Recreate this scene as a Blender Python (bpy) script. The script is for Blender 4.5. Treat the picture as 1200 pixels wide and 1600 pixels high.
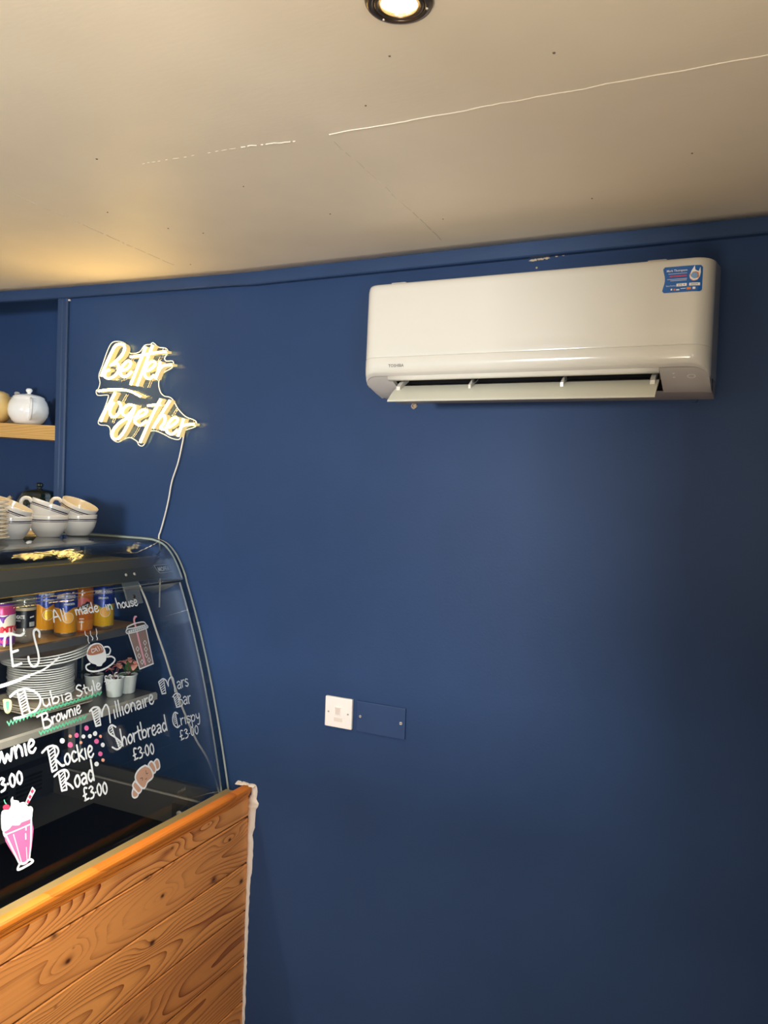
import bpy, bmesh, math, random
from mathutils import Vector, Matrix

# ------------------------------------------------------------------ camera, world, lights, exposure
scene = bpy.context.scene
COL = scene.collection
for o in list(bpy.data.objects):
    bpy.data.objects.remove(o)

cam_data = bpy.data.cameras.new('camera')
cam = bpy.data.objects.new('camera', cam_data)
COL.objects.link(cam)
CAM_X = (0.90083017, 0.43272617, 0.03539860)
CAM_Y = (-0.04457230, 0.01107127, 0.99894481)
CAM_Z = (0.43187766, -0.90145742, 0.02926094)
cam.matrix_world = Matrix((
    (CAM_X[0], CAM_Y[0], CAM_Z[0], 0.0),
    (CAM_X[1], CAM_Y[1], CAM_Z[1], -1.97),
    (CAM_X[2], CAM_Y[2], CAM_Z[2], 1.6),
    (0, 0, 0, 1)))
cam_data.sensor_fit = 'VERTICAL'
cam_data.sensor_height = 24.0
cam_data.lens = 24.0 * 1245.995 / 1600.0
cam_data.clip_start = 0.02
scene.camera = cam

vs = scene.view_settings
scene.display_settings.display_device = 'sRGB'
vs.view_transform = 'Standard'
vs.look = 'None'
vs.gamma = 1.0
vs.use_curve_mapping = False
vs.exposure = 0.0
scene.cycles.max_bounces = 10
scene.cycles.transparent_max_bounces = 24
scene.cycles.diffuse_bounces = 4
scene.cycles.glossy_bounces = 6
scene.cycles.transmission_bounces = 8
scene.cycles.caustics_reflective = False
scene.cycles.caustics_refractive = False
scene.cycles.sample_clamp_indirect = 6.0
scene.cycles.use_denoising = True

world = bpy.data.worlds.new('world')
scene.world = world
world.use_nodes = True
bg = world.node_tree.nodes['Background']
bg.inputs['Color'].default_value = (0.72, 0.86, 1.0, 1)
bg.inputs['Strength'].default_value = 1.5


def lamp(name, kind, loc, energy, color, target=None, **kw):
    d = bpy.data.lights.new(name, kind)
    d.energy = energy
    d.color = color
    for k, v in kw.items():
        setattr(d, k, v)
    o = bpy.data.objects.new(name, d)
    COL.objects.link(o)
    o.location = loc
    if target is not None:
        o.rotation_euler = (Vector(target) - Vector(loc)).to_track_quat('-Z', 'Y').to_euler()
    return o


WARM = (1.0, 0.86, 0.66)
DAY = (0.96, 0.98, 1.0)
UP = (1.0, 0.88, 0.70)
COOL = (0.86, 0.94, 1.0)
# daylight coming level through the shop window behind the camera
lamp('window_daylight', 'AREA', (-1.38, -4.5, 1.62), 106.0, DAY, (-0.8, 0, 1.5), shape='RECTANGLE', size=0.28, size_y=0.26)
# cool daylight through the glazed side door, right of and behind the camera
lamp('door_daylight', 'AREA', (0.72, -2.30, 1.20), 13.0, COOL, (-1.42, -0.55, 0.85), shape='RECTANGLE', size=0.7, size_y=1.3, spread=math.radians(78))
# unseen warm fill behind the camera, added mainly to brighten the ceiling
lamp('room_fill_lamp', 'POINT', (-0.95, -2.25, 1.35), 2.0, WARM, shadow_soft_size=0.16)
lamp('ceiling_fill_lamp', 'AREA', (-0.15, -2.2, 1.25), 23.0, UP, (-0.25, -2.1, 3.0), shape='DISK', size=0.5)  # unseen fill aimed upwards, added to lift the ceiling
# recessed downlights (the visible fitting and the others of the same row)
SPOT = dict(spot_size=math.radians(105), spot_blend=0.9, shadow_soft_size=0.03)
lamp('downlight_lamp', 'SPOT', (-0.452, -1.035, 2.205), 76.0, WARM, (-0.452, -1.03, 0), **SPOT)
for lx, ly, e in ((-1.75, -1.05, 52.0), (-0.45, -2.2, 42.0), (-1.75, -2.2, 16.0)):
    lamp('downlight_lamp', 'SPOT', (lx, ly, 2.205), e, WARM, (lx, ly + 0.005, 0), **SPOT)
# height of the ceiling
CEIL_Z = 2.225


# ------------------------------------------------------------------ helpers
def lin(h):
    h = h.lstrip('#')
    out = []
    for i in (0, 2, 4):
        c = int(h[i:i + 2], 16) / 255.0
        out.append(c / 12.92 if c <= 0.04045 else ((c + 0.055) / 1.055) ** 2.4)
    return tuple(out) + (1.0,)


def material(name, color, rough=0.5, metal=0.0, spec=0.5, emit=None, strength=0.0, noise=None, bump=None, coat=0.0):
    """noise = (scale, amount, stretch) multiplies the colour; bump = (scale, strength, stretch)."""
    m = bpy.data.materials.new(name)
    m.use_nodes = True
    nt = m.node_tree
    p = nt.nodes['Principled BSDF']
    c = lin(color) if isinstance(color, str) else color
    p.inputs['Base Color'].default_value = c
    p.inputs['Roughness'].default_value = rough
    p.inputs['Metallic'].default_value = metal
    p.inputs['Specular IOR Level'].default_value = spec
    p.inputs['Coat Weight'].default_value = coat
    if emit:
        p.inputs['Emission Color'].default_value = lin(emit) if isinstance(emit, str) else emit
        p.inputs['Emission Strength'].default_value = strength
    if noise or bump:
        tc = nt.nodes.new('ShaderNodeNewGeometry')
    if noise:
        mp = nt.nodes.new('ShaderNodeMapping')
        mp.inputs['Scale'].default_value = noise[2] if len(noise) > 2 else (1, 1, 1)
        nt.links.new(tc.outputs['Position'], mp.inputs['Vector'])
        nz = nt.nodes.new('ShaderNodeTexNoise')
        nz.inputs['Scale'].default_value = noise[0]
        nz.inputs['Detail'].default_value = 5
        nt.links.new(mp.outputs[0], nz.inputs['Vector'])
        mr = nt.nodes.new('ShaderNodeMapRange')
        mr.inputs['From Min'].default_value = 0.3
        mr.inputs['From Max'].default_value = 0.7
        mr.inputs['To Min'].default_value = 1 - noise[1]
        mr.inputs['To Max'].default_value = 1 + noise[1]
        nt.links.new(nz.outputs[0], mr.inputs['Value'])
        mx = nt.nodes.new('ShaderNodeVectorMath')
        mx.operation = 'SCALE'
        mx.inputs[0].default_value = c[:3]
        nt.links.new(mr.outputs[0], mx.inputs['Scale'])
        nt.links.new(mx.outputs[0], p.inputs['Base Color'])
    if bump:
        mp = nt.nodes.new('ShaderNodeMapping')
        mp.inputs['Scale'].default_value = bump[2] if len(bump) > 2 else (1, 1, 1)
        nt.links.new(tc.outputs['Position'], mp.inputs['Vector'])
        nz = nt.nodes.new('ShaderNodeTexNoise')
        nz.inputs['Scale'].default_value = bump[0]
        nz.inputs['Detail'].default_value = 4
        nt.links.new(mp.outputs[0], nz.inputs['Vector'])
        bp = nt.nodes.new('ShaderNodeBump')
        bp.inputs['Strength'].default_value = bump[1]
        bp.inputs['Distance'].default_value = 0.004
        nt.links.new(nz.outputs[0], bp.inputs['Height'])
        nt.links.new(bp.outputs[0], p.inputs['Normal'])
    return m


def glass_material(name, tint, fac_min, fac_max, rough=0.0, haze=0.0):
    m = bpy.data.materials.new(name)
    m.use_nodes = True
    nt = m.node_tree
    nt.nodes.remove(nt.nodes['Principled BSDF'])
    out = nt.nodes['Material Output']
    tr = nt.nodes.new('ShaderNodeBsdfTransparent')
    tr.inputs[0].default_value = tint
    gl = nt.nodes.new('ShaderNodeBsdfGlossy')
    gl.inputs['Color'].default_value = (1, 1, 1, 1)
    gl.inputs['Roughness'].default_value = rough
    # Schlick reflectance, the same from both faces of the pane
    ge = nt.nodes.new('ShaderNodeNewGeometry')
    dt = nt.nodes.new('ShaderNodeVectorMath')
    dt.operation = 'DOT_PRODUCT'
    nt.links.new(ge.outputs['Normal'], dt.inputs[0])
    nt.links.new(ge.outputs['Incoming'], dt.inputs[1])
    prev = dt.outputs['Value']
    for op, a, b in (('ABSOLUTE', None, None), ('SUBTRACT', 1.0, None), ('POWER', None, 5.0)):
        n = nt.nodes.new('ShaderNodeMath')
        n.operation = op
        if op == 'SUBTRACT':
            n.inputs[0].default_value = 1.0
            nt.links.new(prev, n.inputs[1])
        else:
            nt.links.new(prev, n.inputs[0])
            if b:
                n.inputs[1].default_value = b
        prev = n.outputs[0]
    mr = nt.nodes.new('ShaderNodeMapRange')
    mr.inputs['To Min'].default_value = fac_min
    mr.inputs['To Max'].default_value = fac_max
    nt.links.new(prev, mr.inputs['Value'])
    mix = nt.nodes.new('ShaderNodeMixShader')
    nt.links.new(mr.outputs[0], mix.inputs[0])
    nt.links.new(tr.outputs[0], mix.inputs[1])
    nt.links.new(gl.outputs[0], mix.inputs[2])
    if haze:
        df = nt.nodes.new('ShaderNodeBsdfDiffuse')
        df.inputs[0].default_value = (0.8, 0.85, 0.85, 1)
        mix2 = nt.nodes.new('ShaderNodeMixShader')
        mix2.inputs[0].default_value = haze
        nt.links.new(mix.outputs[0], mix2.inputs[1])
        nt.links.new(df.outputs[0], mix2.inputs[2])
        mix = mix2
    nt.links.new(mix.outputs[0], out.inputs[0])
    return m


def empty(name, label, cat, loc=(0, 0, 0), group=None):
    o = bpy.data.objects.new(name, None)
    COL.objects.link(o)
    o.location = loc
    o.empty_display_size = 0.05
    o['label'] = label
    o['category'] = cat
    if group:
        o['group'] = group
    return o


def tag(o, label=None, cat=None, group=None, kind=None):
    for k, v in (('label', label), ('category', cat), ('group', group), ('kind', kind)):
        if v:
            o[k] = v
    return o


def obj(name, bm, mats, parent=None, smooth=False, loc=None):
    """Link a bmesh as one object. With a parent, the mesh is in world coordinates unless loc is given."""
    if isinstance(bm, bpy.types.Mesh):
        me = bm
    else:
        me = bpy.data.meshes.new(name)
        bm.to_mesh(me)
        bm.free()
        for m in (mats if isinstance(mats, (list, tuple)) else [mats]):
            me.materials.append(m)
        if smooth:
            for p in me.polygons:
                p.use_smooth = True
    o = bpy.data.objects.new(name, me)
    COL.objects.link(o)
    if parent is not None:
        o.parent = parent
        if loc is None:
            w = Vector((0, 0, 0))
            q = parent
            while q is not None:
                w += q.location
                q = q.parent
            o.location = -w
    if loc is not None:
        o.location = loc
    return o


def NB():
    return bmesh.new()


def add_box(bm, x0, x1, y0, y1, z0, z1, bevel=0.0, mi=0):
    r = bmesh.ops.create_cube(bm, size=1)
    vs_ = r['verts']
    for v in vs_:
        v.co = Vector(((x0 + x1) / 2 + v.co.x * (x1 - x0), (y0 + y1) / 2 + v.co.y * (y1 - y0), (z0 + z1) / 2 + v.co.z * (z1 - z0)))
    fs = set()
    es = set()
    for v in vs_:
        fs.update(v.link_faces)
        es.update(v.link_edges)
    for f in fs:
        f.material_index = mi
    if bevel:
        r = bmesh.ops.bevel(bm, geom=list(es), offset=bevel, segments=2, affect='EDGES', profile=0.7)
        for f in r['faces']:
            f.material_index = mi


def box(name, dims, mat, parent=None, bevel=0.0):
    bm = NB()
    add_box(bm, *dims, bevel=bevel)
    return obj(name, bm, mat, parent)


def add_lathe(bm, prof, n=32, center=(0, 0, 0), mi=0, close_top=False, close_bot=False, axis=None):
    rings = []
    c = Vector(center)
    for r, z in prof:
        if r < 1e-6:
            rings.append([bm.verts.new(c + Vector((0, 0, z)))])
        else:
            rings.append([bm.verts.new(c + Vector((r * math.cos(2 * math.pi * i / n), r * math.sin(2 * math.pi * i / n), z))) for i in range(n)])
    for a, b in zip(rings, rings[1:]):
        for i in range(n):
            j = (i + 1) % n
            if len(a) == 1 and len(b) == 1:
                continue
            if len(a) == 1:
                f = bm.faces.new((a[0], b[j], b[i]))
            elif len(b) == 1:
                f = bm.faces.new((a[i], a[j], b[0]))
            else:
                f = bm.faces.new((a[i], a[j], b[j], b[i]))
            f.material_index = mi
            f.smooth = True
    if close_bot and len(rings[0]) > 1:
        bm.faces.new(list(reversed(rings[0]))).material_index = mi
    if close_top and len(rings[-1]) > 1:
        bm.faces.new(rings[-1]).material_index = mi


def smooth_pts(pts, sub=4, closed=False):
    pts = [Vector(p) for p in pts]
    n = len(pts)
    if n < 3:
        return pts
    out = []
    rng = range(n if closed else n - 1)
    for i in rng:
        if closed:
            p0, p1, p2, p3 = pts[i - 1], pts[i], pts[(i + 1) % n], pts[(i + 2) % n]
        else:
            p1, p2 = pts[i], pts[i + 1]
            p0 = pts[i - 1] if i > 0 else p1 * 2 - p2
            p3 = pts[i + 2] if i + 2 < n else p2 * 2 - p1
        for k in range(sub):
            t = k / sub
            out.append(0.5 * ((2 * p1) + (p2 - p0) * t + (2 * p0 - 5 * p1 + 4 * p2 - p3) * t * t + (3 * p1 - p0 - 3 * p2 + p3) * t * t * t))
    if not closed:
        out.append(pts[-1])
    return out


def add_tube(bm, pts, rad, n=10, mi=0, ry=None, caps=True, up=None):
    """Sweep a circle (or ellipse rad x ry) along pts; rad may be a list."""
    pts = [Vector(p) for p in pts]
    rings = []
    ref = Vector(up) if up else None
    prev = None
    for i, p in enumerate(pts):
        t = (pts[min(i + 1, len(pts) - 1)] - pts[max(i - 1, 0)]).normalized()
        if ref is not None:
            a = ref - t * ref.dot(t)
            a = a.normalized() if a.length > 1e-5 else t.orthogonal().normalized()
        elif prev is None:
            a = t.orthogonal().normalized()
        else:
            a = (prev - t * prev.dot(t)).normalized()
        prev = a
        b = t.cross(a)
        r = rad[i] if isinstance(rad, (list, tuple)) else rad
        r2 = ry if ry else r
        rings.append([bm.verts.new(p + a * (r * math.cos(2 * math.pi * k / n)) + b * (r2 * math.sin(2 * math.pi * k / n))) for k in range(n)])
    for a, b in zip(rings, rings[1:]):
        for k in range(n):
            f = bm.faces.new((a[k], a[(k + 1) % n], b[(k + 1) % n], b[k]))
            f.material_index = mi
            f.smooth = True
    if caps:
        bm.faces.new(list(reversed(rings[0]))).material_index = mi
        bm.faces.new(rings[-1]).material_index = mi


def add_prism(bm, poly, to3, d0, d1, mi=0):
    """poly: 2D points; to3(u, v, d) -> world point. Extruded from d0 to d1."""
    a = [bm.verts.new(to3(u, v, d0)) for u, v in poly]
    b = [bm.verts.new(to3(u, v, d1)) for u, v in poly]
    fs = [bm.faces.new(a), bm.faces.new(list(reversed(b)))]
    n = len(poly)
    for i in range(n):
        fs.append(bm.faces.new((a[i], b[i], b[(i + 1) % n], a[(i + 1) % n])))
    for f in fs:
        f.material_index = mi
    bmesh.ops.recalc_face_normals(bm, faces=fs)
    return fs


def ribbon2(pts, width):
    """Outline of a flat brush stroke in 2D: left and right rails with round ends."""
    n = len(pts)
    L, R = [], []
    h = width / 2
    for i, p in enumerate(pts):
        if i == 0:
            d = (pts[1] - pts[0]).normalized()
            nrm = Vector((-d.y, d.x))
            s = 1.0
        elif i == n - 1:
            d = (pts[-1] - pts[-2]).normalized()
            nrm = Vector((-d.y, d.x))
            s = 1.0
        else:
            d0 = (p - pts[i - 1]).normalized()
            d1 = (pts[i + 1] - p).normalized()
            nn = Vector((-d0.y - d1.y, d0.x + d1.x))
            if nn.length < 1e-4:
                nn = Vector((-d0.y, d0.x))
            nrm = nn.normalized()
            s = 1.0 / max(0.6, nrm.dot(Vector((-d0.y, d0.x))))
        L.append(p + nrm * h * s)
        R.append(p - nrm * h * s)
    d0 = (pts[0] - pts[1]).normalized() if n > 1 else Vector((1, 0))
    d1 = (pts[-1] - pts[-2]).normalized()
    capA = [pts[0] + d0 * h * math.sin(a) + (L[0] - pts[0]) * math.cos(a) for a in (math.pi / 4, math.pi / 2, 3 * math.pi / 4)]
    capB = [pts[-1] + d1 * h * math.sin(a) + (R[-1] - pts[-1]) * math.cos(a) for a in (math.pi / 4, math.pi / 2, 3 * math.pi / 4)]
    return L, R, capA, capB


def add_ribbon(bm, pts, width, to3, mi=0):
    q = [pts[0]]
    for p in pts[1:]:
        if (p - q[-1]).length > width * 0.12:
            q.append(p)
    if len(q) < 2:
        q = [pts[0], pts[0] + Vector((width * 0.3, 0))]
    L, R, cA, cB = ribbon2(q, width)
    lv = [bm.verts.new(to3(*p)) for p in L]
    rv = [bm.verts.new(to3(*p)) for p in R]
    for i in range(len(q) - 1):
        bm.faces.new((lv[i], rv[i], rv[i + 1], lv[i + 1])).material_index = mi
    ca = [bm.verts.new(to3(*p)) for p in cA]
    bm.faces.new([lv[0]] + ca + [rv[0]]).material_index = mi
    cb = [bm.verts.new(to3(*p)) for p in cB]
    bm.faces.new([rv[-1]] + cb + [lv[-1]]).material_index = mi


def text_mesh(body, size, spacing=1.0, bold=0.0, align='LEFT'):
    cu = bpy.data.curves.new('lettering', 'FONT')
    cu.body = body
    cu.size = size
    cu.resolution_u = 2
    cu.space_character = spacing
    cu.offset = bold
    cu.align_x = align
    t = bpy.data.objects.new('lettering', cu)
    COL.objects.link(t)
    dg = bpy.context.evaluated_depsgraph_get()
    dg.update()
    me = bpy.data.meshes.new_from_object(t.evaluated_get(dg))
    bpy.data.objects.remove(t)
    bpy.data.curves.remove(cu)
    return me


def text_obj(name, body, size, mat, parent, to3, fit=None, **kw):
    """Flat lettering whose 2D outline is mapped onto a surface by to3(u, v); fit = width to squeeze into."""
    me = text_mesh(body, size, **kw)
    me.materials.clear()
    me.materials.append(mat)
    for p in me.polygons:
        p.material_index = 0
    s = 1.0
    if fit and len(me.vertices):
        xs = [v.co.x for v in me.vertices]
        s = fit / max(1e-6, max(xs) - min(xs))
        x0 = min(xs)
        for v in me.vertices:
            v.co.x = (v.co.x - x0) * s
    for v in me.vertices:
        v.co = to3(v.co.x, v.co.y)
    return obj(name, me, mat, parent)


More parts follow.
